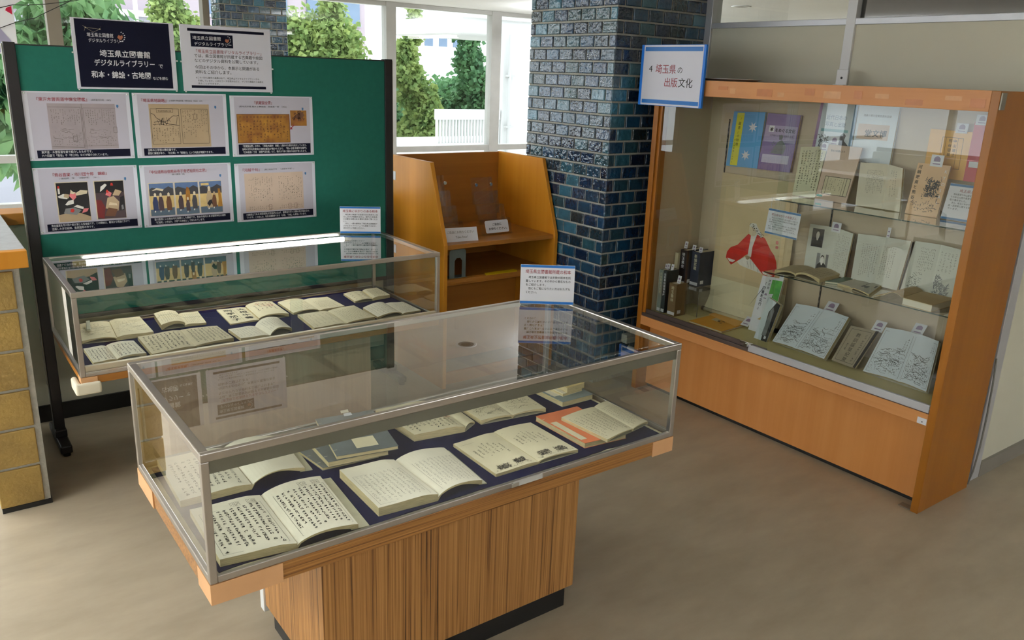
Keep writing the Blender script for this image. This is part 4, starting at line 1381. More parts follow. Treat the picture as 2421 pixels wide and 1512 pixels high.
# 3 gold map
t, S = poster('poster of a gold-brown map legend with an inset, upper right of the six', 1.316, 1.318, '『武蔵国全図』', .098, .110, '(菊地武辰著,橋本玉蘭画図　長嶌島一郎　1856)', .042, .240, .236, [('『武蔵国全図』の中の、「武蔵(州)書林　東都」と書かれた部分を拡大しています。', .334), ('当時の武州(武蔵国)の書林(書店)が書かれており、「熊ヶ谷宿 柳瀬平左衛門」', .334), ('「日本橋通一丁目　須原屋茂兵衛」など、現代まで続く書店の名前が見られます。', .334)])
part('picture', t, M_GOLDP, lambda b: srect(b, S(.0008), .028, .296, .064, .204))
part('inset_picture', t, PALETTE['gold'], lambda b: srect(b, S(.0008), .300, .386, .146, .222))
def f(b):
    s = S(.0012)
    tufts(b, s, rng, .31, .37, .172, .216, 30, .004, .012)
    b.poly(*[s(x, y) for x, y in ((.318, .190), (.345, .176), (.374, .196), (.366, .216), (.336, .206))])
part('inset_marks', t, PALETTE['brown'], f)
def f(b):
    s = S(.0012)
    sframe(b, s, .030, .294, .066, .202, .0022)
    for k in range(14):
        vtext(b, s, '武州書林東都'[k % 6], .046 + k * .0172, .196, .011, None, .006)
    brush(b, s, rng, .036, .290, .074, .176, 15, 8, .0014, .72, .4, 4)
part('picture_lines', t, PALETTE['brown'], f)
part('arrow', t, M_RED, lambda b: (sline(b, S(.0014), [(.318, .150), (.300, .134)], .0045), b.poly(*[S(.0015)(x, y) for x, y in ((.296, .128), (.310, .130), (.299, .144))])))
# 4 two portrait prints (plain stand-in patches)
t, S = poster('poster of two dark portrait prints, lower left of the six', .450, 1.003, '『熊谷直実・市川団十郎　錦絵』', .226, .066, '(〔豊原国周〕〔筆〕　〔出版者不明〕　〔18--〕)', .098, .160, .238, [('熊谷直実を市川団十郎が演じる役者絵です。この錦絵は、幕末から明治にかけて', .322), ('活躍した浮世絵師、豊原国周の作です。', .172)])
def patches(t, S, u0, u1, v0, v1, back, shapes):
    part('picture', t, PALETTE['cream'], lambda b: srect(b, S(.0008), u0 - .004, u1 + .001, v0 - .001, v1 + .003))
    part('picture_ground', t, PALETTE[back], lambda b: srect(b, S(.0010), u0, u1, v0, v1))
    for k, (c, pts) in enumerate(shapes):
        part('picture_patch', t, PALETTE[c], lambda b: b.poly(*[S(.0012 + .00012 * k)(u0 + x * (u1 - u0), v0 + y * (v1 - v0)) for x, y in pts]))
patches(t, S, .082, .208, .050, .222, 'black', [
    ('tan', [(.0, .0), (1, .0), (1, .10), (.7, .2), (.35, .24), (.0, .18)]), ('white', [(.05, .62), (.3, .58), (.38, .66), (.2, .72), (.02, .66)]), ('cream', [(.6, .66), (.95, .70), (.98, .78), (.75, .8), (.58, .72)]),
    ('grey', [(.15, .22), (.55, .16), (.72, .28), (.5, .36), (.22, .34)]), ('white', [(.48, .38), (.78, .30), (.80, .36), (.60, .42)]), ('rose', [(.38, .66), (.50, .54), (.60, .62), (.58, .74), (.44, .78)]),
    ('cream', [(.42, .72), (.44, .82), (.52, .76), (.60, .74), (.52, .70)]), ('white', [(.28, .42), (.50, .46), (.50, .56), (.34, .54), (.22, .44)]), ('red', [(.36, .25), (.44, .23), (.50, .28), (.46, .33), (.38, .32)]),
    ('tan', [(.20, .64), (.36, .60), (.38, .70), (.24, .72)]), ('rose', [(.72, .20), (.90, .24), (.96, .32), (.80, .32)]), ('white', [(.04, .90), (.10, .90), (.10, .72), (.04, .72)]), ('red', [(.04, .92), (.10, .92), (.10, .86), (.04, .86)])])
patches(t, S, .236, .356, .052, .222, 'plum', [
    ('black', [(.0, .7), (1, .7), (1, 1), (0, 1)]), ('maroon', [(.0, .05), (.22, .0), (.30, .3), (.18, .5), (.0, .52)]), ('tan', [(.30, .28), (.74, .20), (.80, .44), (.62, .6), (.40, .56)]), ('brown', [(.25, .08), (.60, .05), (.72, .24), (.40, .30)]),
    ('cream', [(.42, .36), (.72, .34), (.70, .40), (.46, .44)]), ('rose', [(.34, .64), (.50, .58), (.56, .68), (.42, .76)]), ('red', [(.36, .72), (.44, .68), (.46, .74), (.40, .78)]), ('white', [(.16, .72), (.30, .80), (.42, .90), (.36, .94), (.20, .86)]),
    ('tan', [(.58, .62), (.80, .60), (.92, .72), (.70, .78)]), ('black', [(.80, .2), (.98, .22), (.98, .6), (.84, .56)]), ('grey', [(.86, .22), (.94, .24), (.92, .36), (.86, .34)]), ('red', [(.54, .88), (.64, .88), (.62, .95), (.56, .95)])])
# 5 triptych of walking figures (plain stand-in patches)
t, S = poster('poster of a three-panel print of walking figures, lower middle of the six', .881, 1.0005, '『中仙道熊谷宿熊谷寺子育奴稲荷社之図』', .268, .034, '(歌川豊国／画)', .140, .060, .240, [('歌川豊国による熊谷寺を画題とした錦絵です。熊谷寺境内にある稲荷神社は通称', .334), ('「奴稲荷」と呼ばれ、子育ての神様として知られています。', .232)])
hills = ('slate', [(0, .62), (0, .82), (.12, .88), (.3, .84), (.45, .80), (.6, .82), (.8, .9), (1, .82), (1, .62)])
sand, sea = ('sand', [(0, .2), (1, .24), (1, .66), (0, .66)]), ('sea', [(0, 0), (1, 0), (1, .24), (0, .2)])
def man(x, c, c2='cream', y0=.16, s=1.0):
    return [(c, [(x - .10 * s, y0), (x + .11 * s, y0), (x + .10 * s, y0 + .30 * s), (x + .05 * s, y0 + .44 * s), (x - .06 * s, y0 + .44 * s), (x - .12 * s, y0 + .26 * s)]),
            (c2, [(x - .045 * s, y0 + .43 * s), (x + .045 * s, y0 + .43 * s), (x + .05 * s, y0 + .52 * s), (x, y0 + .56 * s), (x - .05 * s, y0 + .52 * s)]),
            ('white', [(x - .07 * s, y0 - .05), (x - .02 * s, y0 - .05), (x - .01 * s, y0), (x - .06 * s, y0)])]
patches(t, S, .034, .142, .052, .204, 'sky', [sand, sea, hills, ('cream', [(.1, .78), (.3, .8), (.55, .76), (.6, .82), (.3, .86)])] + man(.22, 'navyb') + man(.45, 'plum') + man(.78, 'brown'))
patches(t, S, .150, .256, .052, .204, 'sky', [sand, sea, hills] + man(.22, 'plum') + [('gold', [(.42, .40), (.62, .40), (.64, .70), (.58, .84), (.50, .86), (.46, .76)])] + man(.52, 'plum', 'cream', .10, .8) + man(.82, 'slate'))
patches(t, S, .264, .368, .052, .204, 'sky', [sand, sea, hills, ('gold', [(.78, .18), (1, .18), (.98, .40), (.92, .76), (.82, .76), (.84, .40)]), ('sand', [(.06, .88), (.42, .88), (.42, .95), (.06, .95)])] + man(.42, 'tan', 'cream', .16, 1.25) + [('black', [(.3, .3), (.4, .2), (.5, .3), (.56, .22), (.52, .42), (.4, .4)])] + man(.64, 'brown', 'tan', .18, .9))
# 6 pale manuscript
t, S = poster('poster of a pale peach manuscript spread, lower right of the six', 1.3185, .9935, '『河越千句』', .096, .030, '(溝口咄谷手写　〔出版年不明〕)', .148, .158, .254, [('川越城主である太田道真(太田道灌の父)が、連歌会を行った際の句が収められ', .334), ('ています。この会には、有名な連歌師である「心敬」「宗祇」も参加しています。', .318)])
part('picture', t, M_PEACHP, lambda b: srect(b, S(.0008), .046, .352, .050, .240))
def f(b):
    s = S(.0012)
    for u0, u1 in ((.062, .190), (.218, .346)):
        brush(b, s, rng, u0, u1, .100, .222, 11, 14, .0008, .55, .1, 3)
        brush(b, s, rng, u0, u1, .056, .076, 12, 2, .0008, .9, 0, 3)
        tufts(b, s, rng, u0 + .02, u1 - .02, .13, .17, 16, .0022, .005)
part('picture_lines', t, M_INKG, f)
part('name_boxes', t, PALETTE['brown'], lambda b: [sframe(b, S(.0013), a, a + .013, .054, .080, .0013) for a in (.166, .270, .302)])

# ---- card signs standing on the glass cases
def stand_sign(label, A, B, z, h, title, body, tsize, bsize, bl, tw, lead, tw0, mint=False):
    """A, B: left and right foot of the card on the glass"""
    A, B = Vector((*A, z)), Vector((*B, z))
    ux = (B - A).normalized()
    w = (B - A).length
    nrm = Vector((ux.y, -ux.x, 0))
    uy = (Vector((0, 0, 1)) - nrm * 0.10).normalized()
    t = thing('card_sign', label, 'sign', (A + B) / 2, 'card signs on the glass cases')
    base = Vector((0, 0, .004))
    P = A + base
    m = MB().prism([P, P + ux * w, P + ux * w + uy * h, P + uy * h], nrm * -.0012)
    obj('card', m, M_WHITE, t)
    S = lambda off: flat(P, ux, uy, off)
    part('blue_band', t, M_BLUEP, lambda b: srect(b, S(.0005), .001, w - .001, h * .945 - .002, h - .001))
    part('blue_band', t, M_BLUEP, lambda b: srect(b, S(.0005), .001, w - .001, .001, h * .055 + .002))
    part('title', t, M_RED, lambda b: text(b, S(.0006), title, tw0, h - tsize * 1.95, tsize, tw, 'L', .008))
    def f(b):
        for k, (u, s_, wd) in enumerate(body):
            text(b, S(.0006), s_, u, h - tsize * 1.95 - lead * 1.35 - k * lead, bsize, wd, 'L', .004)
    part('lettering', t, M_INK, f)
    c = P + ux * w * .28 - nrm * .004
    m = MB().prism([c, c + ux * w * .62, c + ux * w * .62 - nrm * .03, c - nrm * .03], (0, 0, .003))
    for v in m.v: v.z -= .0035
    m.prism([c - nrm * .002, c + ux * w * .62 - nrm * .002, c + ux * w * .62 + uy * h * .9 - nrm * .002, c + uy * h * .9 - nrm * .002], nrm * -.002)
    obj('acrylic_stand', m, M_ACRYL, t)
stand_sign('blue-banded card sign standing on the front case', (1.777, 2.323), (1.940, 2.206), FZ2, .146, '埼玉県立図書館所蔵の和本', [
    (.030, '埼玉県立図書館では多数の和本を所', .156), (.020, '蔵しています。その中から著名なもの', .166), (.020, 'をご紹介します。', .074), (.030, '他にもご覧になりたい方はおたずね', .156), (.020, 'ください。', .042)], .0160, .0102, 0, .168, .0140, .018)
stand_sign('blue-banded card sign standing on the rear case', (1.753, 3.820), (1.932, 3.722), BZ2 - .001, .136, '埼玉県にゆかりのある和本', [
    (.026, '埼玉県に関連する記述のある和本をご紹', .164), (.016, '介します(※複製を含む)。現代の洋装本', .172), (.016, 'とは異なる趣のある資料を是非ご覧くださ', .172), (.016, 'い。', .016), (.026, 'また、一部の資料は『埼玉県立図書館デ', .162), (.016, 'ジタルライブラリー』でも閲覧できます。', .166), (.016, 'あわせてご利用ください。', .106)], .0145, .0085, 0, .176, .0114, .014)

# ------------------------------------------------------------------ brochure shelf unit
sx0, sx1, syb = 2.33, 3.137, 4.37
sh = thing('brochure_shelf', 'honey-coloured plywood brochure shelf beside the tiled column', 'shelf', ((sx0 + sx1) / 2, 4.1, 0))
prof = [(syb, 0.0), (3.745, 0.0), (3.745, .84), (3.900, 1.278), (syb, 1.278)]
for a in (sx0, sx1 - 0.024):
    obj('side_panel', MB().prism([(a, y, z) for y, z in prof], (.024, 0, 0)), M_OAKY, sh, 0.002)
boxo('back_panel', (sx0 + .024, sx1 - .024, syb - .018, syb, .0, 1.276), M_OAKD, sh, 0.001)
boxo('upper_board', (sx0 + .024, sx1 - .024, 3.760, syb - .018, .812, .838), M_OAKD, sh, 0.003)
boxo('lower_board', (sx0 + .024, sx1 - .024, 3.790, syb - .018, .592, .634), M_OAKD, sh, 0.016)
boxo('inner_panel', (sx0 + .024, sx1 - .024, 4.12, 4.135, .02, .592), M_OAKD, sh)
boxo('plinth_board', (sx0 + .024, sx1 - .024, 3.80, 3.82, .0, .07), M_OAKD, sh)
boxo('rear_brace', (sx0 - .012, sx0, 4.33, 4.37, .0, .95), M_OAKD, sh, .002)
obj('price_label', MB().box(sx0 - .0015, sx0, 4.29, 4.35, 1.135, 1.185), M_WHITE, sh)
tag(obj('bookend', (lambda m: (m.box(2.40, 2.52, 3.80, 3.86, .635, .637), m.prism([(2.40, 3.80, .637), (2.435, 3.80, .637), (2.435, 3.80, .735), (2.448, 3.80, .75), (2.472, 3.80, .75), (2.485, 3.80, .735), (2.485, 3.80, .637), (2.51, 3.80, .637), (2.51, 3.80, .79), (2.50, 3.80, .80), (2.41, 3.80, .80), (2.40, 3.80, .79)], (0, .003, 0)), m)[2])(MB()), mat('grey_enamel', (96, 108, 106), .5, noise=.04)), 'grey arched metal bookend on the lower board of the brochure shelf', 'bookend')
m = MB(); m.prism([(2.635, 3.775, .6345), (2.86, 3.772, .6345), (2.88, 3.805, .6345), (2.868, 3.828, .6345), (2.660, 3.828, .6345)], (0, 0, .0012))
tag(obj('yellow_strip', m, mat('yellow_label', (240, 206, 20), .4, noise=.03)), 'bright yellow label strip on the lower board of the brochure shelf', 'label')
# stepped clear leaflet holders
def holder(label, x0, x1, y0, zt, tiers):
    t = thing('leaflet_holder', label, 'leaflet holder', ((x0 + x1) / 2, y0 + .06, .838), 'clear acrylic leaflet holders')
    n = tiers
    for k in range(n):
        f_ = k / (n - 1)
        y = y0 + .015 + .042 * k
        zb_ = .842 + .055 * k
        zz = .93 + (zt - .93) * f_
        xo = .004 * k
        lean = .03
        obj('tier_front', MB().prism([(x0 + xo, y, zb_), (x1 - .018 * k, y, zb_), (x1 - .018 * k, y + lean, zz), (x0 + xo, y + lean, zz)], (0, .003, 0)), M_ACRYL, t)
        obj('tier_floor', MB().box(x0 + xo, x1 - .018 * k, y, y + .04, zb_, zb_ + .003), M_ACRYL, t)
        obj('tier_side', MB().prism([(x1 - .018 * k, y, zb_), (x1 - .018 * k, y + .04, zb_), (x1 - .018 * k, y + .04 + lean, zz), (x1 - .018 * k, y + lean, zz)], (.003, 0, 0)), M_ACRYL, t)
    y = y0 + .02 + .042 * (n - 1)
    for u in ((.25, .75) if x1 - x0 > .15 else (.5,)):
        cx = x0 + (x1 - x0) * u
        obj('screw_boss', MB().cyl((cx, y + .024, zt - .045), (cx, y + .030, zt - .045), .010, 14), M_CHROME, t)
    return t
ha = holder('tall clear stepped leaflet holder at the left of the shelf', 2.415, 2.575, 3.90, 1.180, 4)
hb = holder('wide clear stepped leaflet holder with a white label at the right of the shelf', 2.690, 2.905, 3.885, 1.160, 4)
S = lambda off=.001: flat((2.715, 3.8985, .852), (1, 0, 0), (0, .32, .95), off)
lab = thing('holder_label', 'white rounded label reading please take one, on the wide leaflet holder', 'label', (2.795, 3.895, .850))
def rr(b, s, w, h, r):
    pts = []
    for cx, cy, a0 in ((w - r, r, -90), (w - r, h - r, 0), (r, h - r, 90), (r, r, 180)):
        for k in range(5):
            a = math.radians(a0 + 22.5 * k)
            pts.append(s(cx + r * math.cos(a), cy + r * math.sin(a)))
    b.poly(*pts)
part('card', lab, M_WHITE, lambda b: rr(b, S(.0012), .168, .074, .010))
part('lettering', lab, M_INK, lambda b: (text(b, S(.0018), 'ご自由に', .084, .044, .0165, .066, 'C', .016), text(b, S(.0018), 'お持ちください。', .088, .018, .0165, .132, 'C', .016)))
tc = thing('tent_card', 'white folded tent card reading take free at the front of the shelf', 'sign', (2.51, 3.86, .838))
A, ux, uy = Vector((2.385, 3.835, .8385)), Vector((1, -.13, 0)).normalized(), Vector((.05, .35, .93)).normalized()
m = MB().prism([A, A + ux * .215, A + ux * .215 + uy * .080, A + uy * .080], (0, .0008, 0))
C2 = A + uy * .080
m.prism([C2, C2 + ux * .215, C2 + ux * .215 + Vector((0, .05, -.0745)), C2 + Vector((0, .05, -.0745))], (0, .0008, 0))
obj('card', m, M_WHITE, tc)
S = flat(A, ux, uy, .0008)
part('lettering', tc, M_INKG, lambda b: (text(b, S, 'ご自由にお持ちください', .108, .048, .017, .168, 'C'), text(b, S, 'Take free!', .112, .020, .018, .074, 'C')))
# ------------------------------------------------------------------ tall wooden display cabinet at the right
CX, CB, CY0, CY1, CZ = 3.314, 3.755, 1.4525, 3.207, 1.7588
M_TANL = mat('deck_lining_olive', (206, 194, 138), 0.75, noise=0.04)
M_SHOE = mat('brown_anodised_track', (96, 82, 76), 0.4, metal=0.5, noise=0.05)
cb = thing('display_cabinet', 'tall orange wooden display cabinet with sliding glass doors', 'cabinet', (3.53, 2.33, 0))
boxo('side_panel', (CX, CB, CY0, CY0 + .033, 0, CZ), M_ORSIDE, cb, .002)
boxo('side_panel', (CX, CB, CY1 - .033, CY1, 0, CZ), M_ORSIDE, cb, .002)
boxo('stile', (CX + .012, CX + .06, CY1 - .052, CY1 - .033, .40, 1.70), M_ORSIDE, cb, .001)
boxo('top_rail', (CX, CX + .03, CY0 + .033, CY1 - .033, 1.682, CZ), M_ORANGEY, cb, .001)
boxo('top_board', (CX + .03, CB, CY0 + .033, CY1 - .033, CZ - .025, CZ - .002), M_ORANGE, cb)
boxo('bottom_rail', (CX, CX + .035, CY0 + .033, CY1 - .033, .400, .452), M_ORANGEY, cb, .001)
boxo('kick_panel', (3.398, 3.414, CY0 + .033, CY1 - .033, .022, .420), M_ORANGE, cb, .001)
boxo('kick_gap_shade', (3.412, 3.45, CY0 + .033, CY1 - .033, .0, .03), M_BLACK, cb)  # black strip stands in for shade in the gap at the floor
boxo('deck_board', (CX + .035, CB - .012, CY0 + .033, CY1 - .033, .42, .466), M_TANL, cb)
boxo('back_panel', (CB - .013, CB, CY0 + .033, CY1 - .033, .03, CZ - .025), M_BACKP, cb)
boxo('left_lining', (CX + .06, CB - .013, CY1 - .036, CY1 - .033, .466, CZ - .03), M_BACKP, cb)
boxo('right_lining', (CX + .05, CB - .013, CY0 + .033, CY0 + .036, .466, CZ - .03), M_BACKP, cb)
boxo('sill_track', (CX + .004, CX + .034, CY0 + .033, CY1 - .033, .452, .470), M_SHOE, cb, .001)
dl = boxo('sliding_door', (CX + .020, CX + .025, 2.325, CY1 - .040, .488, 1.684), M_GLASS, cb)
boxo('door_shoe', (CX + .017, CX + .029, 2.325, CY1 - .040, .470, .492), M_SHOE, dl, .001)
dr = boxo('sliding_door', (CX + .008, CX + .013, CY0 + .036, 2.372, .488, 1.684), M_GLASS, cb)
boxo('door_shoe', (CX + .002, CX + .0165, CY0 + .036, 2.420, .456, .490), M_ALU, dr, .001)
lk = MB(); lk.cyl((CX - .012, 2.428, .486), (CX + .010, 2.428, .486), .011, 14)
obj('lock', lk, M_CHROME, dl, smooth=False)
boxo('lock_bar', (CX + .004, CX + .010, 2.40, 2.475, .488, .500), M_CHROME, dl, .001)
for y in (3.035, 2.330, 1.62):
    st = boxo('shelf_standard', (CB - .0165, CB - .0128, y - .004, y + .004, .50, 1.56), M_BLACK, cb)
    m = MB()
    for k in range(34):
        m.box(CB - .0172, CB - .0164, y - .0016, y + .0016, .52 + k * .031, .532 + k * .031)
    obj('slots', m, M_STEELD, st)
def glass_shelf(x0, y0, y1, z):
    s = boxo('glass_shelf', (x0, CB - .022, y0, y1, z, z + .006), M_GLASS, cb)
    obj('front_edge', MB().box(x0 - .0012, x0 - .0002, y0, y1, z + .0005, z + .0055), mat('green_glass_edge', (40, 62, 56), .2, noise=.05), s)
    for y in (y1 - .075 if y1 < 2.42 else 2.330, 1.62):
        obj('bracket', MB().prism([(CB - .018, y, z - .001), (x0 + .04, y, z - .001), (x0 + .04, y, z - .010), (CB - .018, y, z - .045)], (0, .003, 0)), M_STEELD, s)
glass_shelf(3.40, CY0 + .045, 2.430, 1.214)
glass_shelf(3.405, CY0 + .045, 2.445, .850)
boxo('wall_bracket', (CB - .045, CB - .02, 2.355, 2.410, CZ, CZ + .004), MATS['white_enamel'], cb, .001)
wbk = boxo('wall_bracket_plate', (CB - .022, CB - .017, 2.352, 2.412, CZ, CZ + .075), MATS['white_enamel'], cb, .004)
obj('plate_hole', MB().cyl((CB - .0228, 2.382, CZ + .035), (CB - .0215, 2.382, CZ + .035), .006, 12), M_BLACK, wbk)
boxo('corner_clamp', (CX + .004, CX + .040, CY0 - .006, CY0, 1.690, 1.752), M_STEELD, cb, .001)
pt_ = boxo('white_plate', (CX - .003, CX, 1.487, 1.527, .402, .430), M_WHITE, cb, .001)
obj('plate_hole', MB().cyl((CX - .0036, 1.505, .413), (CX - .0028, 1.505, .413), .003, 10), M_BLACK, pt_)
for y in (1.488, 3.10):
    obj('floor_bracket', MB().box(CX + .004, CX + .045, y, y + .055, .0005, .004), M_STEELD, cb, .001)
rngp = random.Random(9)
for k in range(12):
    y = 1.56 + k * .125 + rngp.uniform(-.03, .03); w_ = rngp.uniform(.03, .10)
    z = rngp.uniform(1.69, 1.72); h_ = rngp.uniform(.015, .036)
    obj('tape_mark', MB().box(CX - .0006, CX, y - w_, y, z, z + h_), mat('tape_residue', (206, 150, 98), 0.35, noise=0.08, nscale=30) if k % 2 else mat('tape_residue_dark', (186, 114, 56), 0.35, noise=0.08, nscale=30), cb)
# tray and cable
m = MB(); m.lathe((3.54, 2.90, CZ), [(0.0, .002), (.13, .002), (.16, .010), (.165, .012), (.16, .013), (.13, .005), (0, .005)], 32)
tag(obj('steel_tray', m, mat('pale_polished_metal', (225, 225, 226), 0.25, metal=0.5, noise=0.02), None, smooth=True), 'shallow shiny metal tray lying on top of the wooden cabinet', 'tray')
m = MB(); m.tube([(3.80, 1.462, .62), (3.803, 1.455, .50), (3.80, 1.450, .35), (3.79, 1.447, .2), (3.780, 1.450, .08), (3.772, 1.458, .012), (3.785, 1.50, .006)], .004, 8)
tag(obj('power_cable', m, mat('grey_cable', (120, 118, 112), .6, noise=.04), None, smooth=True), 'grey cable hanging behind the end of the wooden cabinet', 'cable')
# outlet on the column beside the cabinet
ol = thing('wall_outlet', 'surface wall outlet with plug beside the cabinet foot', 'outlet', (3.40, 3.356, .17))
boxo('socket_box', (3.350, 3.455, 3.310, 3.357, .230, .285), mat('ivory_plastic', (206, 204, 190), .45, noise=.02), ol, .004)
m = MB(); m.cyl((3.40, 3.345, .195), (3.425, 3.30, .180), .013, 12)
obj('plug', m, MATS['ivory_plastic'], ol, smooth=False)
m = MB(); m.tube([(3.423, 3.302, .181), (3.46, 3.27, .16), (3.52, 3.235, .10), (3.60, 3.225, .02)], .004, 8)
obj('cord', m, MATS['grey_cable'], ol, smooth=True)
boxo('blue_adaptor', (3.355, 3.450, 3.318, 3.357, .120, .168), mat('blue_plastic', (34, 78, 190), .35, noise=.02), ol, .003)

# ---- numbered sign on the cabinet corner
sg = thing('section_sign', 'white section sign with blue borders at the top left of the cabinet', 'sign', (3.295, 3.09, 1.622))
boxo('board', (3.290, 3.304, 2.862, 3.308, 1.622, 1.930), mat('sign_blue_edge', (24, 120, 222), .45, noise=.02), sg, .001)
S = lambda off=.0006: flat((3.290, 3.308, 1.622), (0, -1, 0), (0, 0, 1), off)
part('white_face', sg, M_LAM, lambda b: srect(b, S(), .020, .432, .002, .306))
part('blue_band', sg, M_BLUEP, lambda b: srect(b, S(.001), .028, .428, .276, .297))
part('blue_band', sg, M_BLUEP, lambda b: srect(b, S(.001), .028, .428, .011, .031))
part('red_lettering', sg, M_RED, lambda b: (text(b, S(.001), '埼玉県', .112, .168, .050, .145, 'L', .006), text(b, S(.001), '出版', .180, .102, .050, .095, 'L', .006)))
part('numeral', sg, M_INK, lambda b: text(b, S(.001), '4', .064, .172, .046, .026))
part('lettering', sg, M_INK, lambda b: text(b, S(.001), 'の', .266, .168, .040, .036))
part('lettering', sg, M_INK, lambda b: text(b, S(.001), '文化', .280, .102, .050, .098, 'L', .006))

# ---- cabinet contents
CG = 'books shown in the wooden cabinet'
def qsurf(q, off=.0006):
    TL, TR, BR, BL = [Vector(p) for p in q]
    n = (TR - TL).cross(TL - BL).normalized()
    return lambda u, v: (BL * (1 - u) + BR * u) * (1 - v) + (TL * (1 - u) + TR * u) * v + n * off
def qw(q):
    return (Vector(q[1]) - Vector(q[0])).length, (Vector(q[0]) - Vector(q[3])).length
def rsurf(q, off=.0006):
    """metric version of qsurf"""
    w, h = qw(q)
    s = qsurf(q, off)
    return (lambda u, v: s(u / w, v / h)), w, h

def lean_book(label, q, th, cover, cat='book', name='standing_book', deco=None, pages=True):
    TL, TR, BR, BL = [Vector(p) for p in q]
    n = (TR - TL).cross(TL - BL).normalized()
    c = (BL + BR) / 2
    t = thing(name, label, cat, c, CG)
    k = min(.0015, th * .3)
    obj('front_cover', MB().prism([TL, TR, BR, BL], n * -k), cover, t)
    if pages and th > .004:
        ce = (TL + BR) / 2
        P = [p + (ce - p) * .015 - n * k for p in (TL, TR, BR, BL)]
        obj('page_block', MB().prism(P, n * -(th - 2 * k)), M_EDGE, t)
        obj('back_cover', MB().prism([p - n * (th - k) for p in (TL, TR, BR, BL)], n * -k), cover, t)
    if deco:
        deco(t, q)
    return t

def slip(label, q):
    """white bookmark slip with a small violet emblem"""
    t = lean_book(label, q, .0012, M_WHITE, 'bookmark', 'bookmark_slip', None, False)
    t['group'] = 'white bookmark slips in the cabinet'
    s, w, h = rsurf(q, .0006)
    def f(b):
        c0, c1, r = w * .5, h * .62, w * .26
        b.poly(*[s(c0 + r * math.cos(a), c1 + r * .9 * math.sin(a)) for a in [math.pi * k / 8 for k in range(9)]] + [s(c0 - r, c1 - r * .7), s(c0 + r, c1 - r * .7)])
        srect(b, s, w * .2, w * .8, h * .18, h * .27)
    part('emblem', t, mat('violet_print', (150, 130, 160), .5, noise=.1, nscale=200), f)
    return t

def star(b, s, u, v, r, n=7):
    pts = []
    for k in range(2 * n):
        a = math.pi * k / n + .2
        rr_ = r if k % 2 == 0 else r * .42
        pts.append(s(u + rr_ * math.cos(a), v + rr_ * math.sin(a)))
    b.poly(*pts)

M_SKYB = mat('cover_sky_blue', (96, 166, 222), .35, noise=.03)
M_PURP = mat('cover_purple', (140, 116, 168), .35, noise=.05)
M_PWHT = mat('cover_pale_grey', (214, 222, 228), .4, noise=.02)
M_PINK = mat('cover_pinkish_beige', (212, 186, 164), .5, noise=.03)
M_AMB = mat('cover_amber', (230, 174, 80), .5, noise=.03)
M_CRIM = mat('cover_crimson', (188, 52, 64), .45, noise=.03)
M_PEACH = mat('cover_peach', (226, 186, 144), .45, noise=.03)
M_OLIVE = mat('page_pale_olive', (214, 210, 176), .7, noise=.03)
M_GPAGE = mat('page_pale_grey', (208, 208, 196), .6, noise=.03)
rng = random.Random(77)

def deco(t, q):
    s, w, h = rsurf(q, .0008)
    part('yellow_band', t, mat('cover_yellow', (226, 220, 50), .4, noise=.03), lambda b: srect(b, s, .026, .074, .006, h - .006))
    part('stars', t, M_WHITE, lambda b: (star(b, s, .140, h - .08, .030), star(b, s, .120, .066, .030)))
    part('lettering', t, M_INK, lambda b: (vtext(b, rsurf(q, .0014)[0], '「蔵書」の特展', .052, h - .03, .019, .022), vtext(b, rsurf(q, .0014)[0], '名品図書館と人びと', .036, .150, .010, .015)))
lean_book('sky blue book with a yellow band and white stars hung on the cabinet back', [(3.720, 2.995, 1.6036), (3.720, 2.789, 1.610), (3.720, 2.800, 1.314), (3.720, 3.012, 1.308)], .014, M_SKYB, deco=deco)
def deco(t, q):
    s, w, h = rsurf(q, .0008)
    part('pale_panel', t, mat('cover_lilac', (176, 160, 196), .35, noise=.05), lambda b: srect(b, s, .004, w - .004, .15, h - .06))
    part('title_block', t, M_WHITE, lambda b: srect(b, rsurf(q, .0011)[0], .026, .058, h - .095, h - .062))
    s2 = rsurf(q, .0016)[0]
    part('lettering', t, M_INK, lambda b: (text(b, s2, '本', .031, h - .090, .024, None, 'L', .02), text(b, s2, 'をめぐる文化', .064, h - .092, .022, .122, 'L', .02), text(b, s2, '江戸時代の書籍と出版の人々', .038, h - .116, .011, .140)))
    part('caption_panel', t, mat('cover_pale_lilac', (206, 196, 220), .4, noise=.03), lambda b: srect(b, s2, .016, .178, .040, .084))
    def f(b):
        tufts(b, s2, rng, .062, .145, .088, .150, 90, .002, .014)
        b.poly(*[s2(x, y) for x, y in ((.066, .092), (.140, .090), (.150, .130), (.118, .165), (.092, .150))])
        b.poly(*[s2(x, y) for x, y in ((.100, .165), (.118, .165), (.122, .185), (.108, .192), (.098, .182))])
    part('figure_print', t, PALETTE['grey'], f)
lean_book('purple book with a seated figure print beside the sky blue one', [(3.720, 2.771, 1.607), (3.720, 2.570, 1.606), (3.720, 2.592, 1.316), (3.720, 2.800, 1.312)], .014, M_PURP, deco=deco)
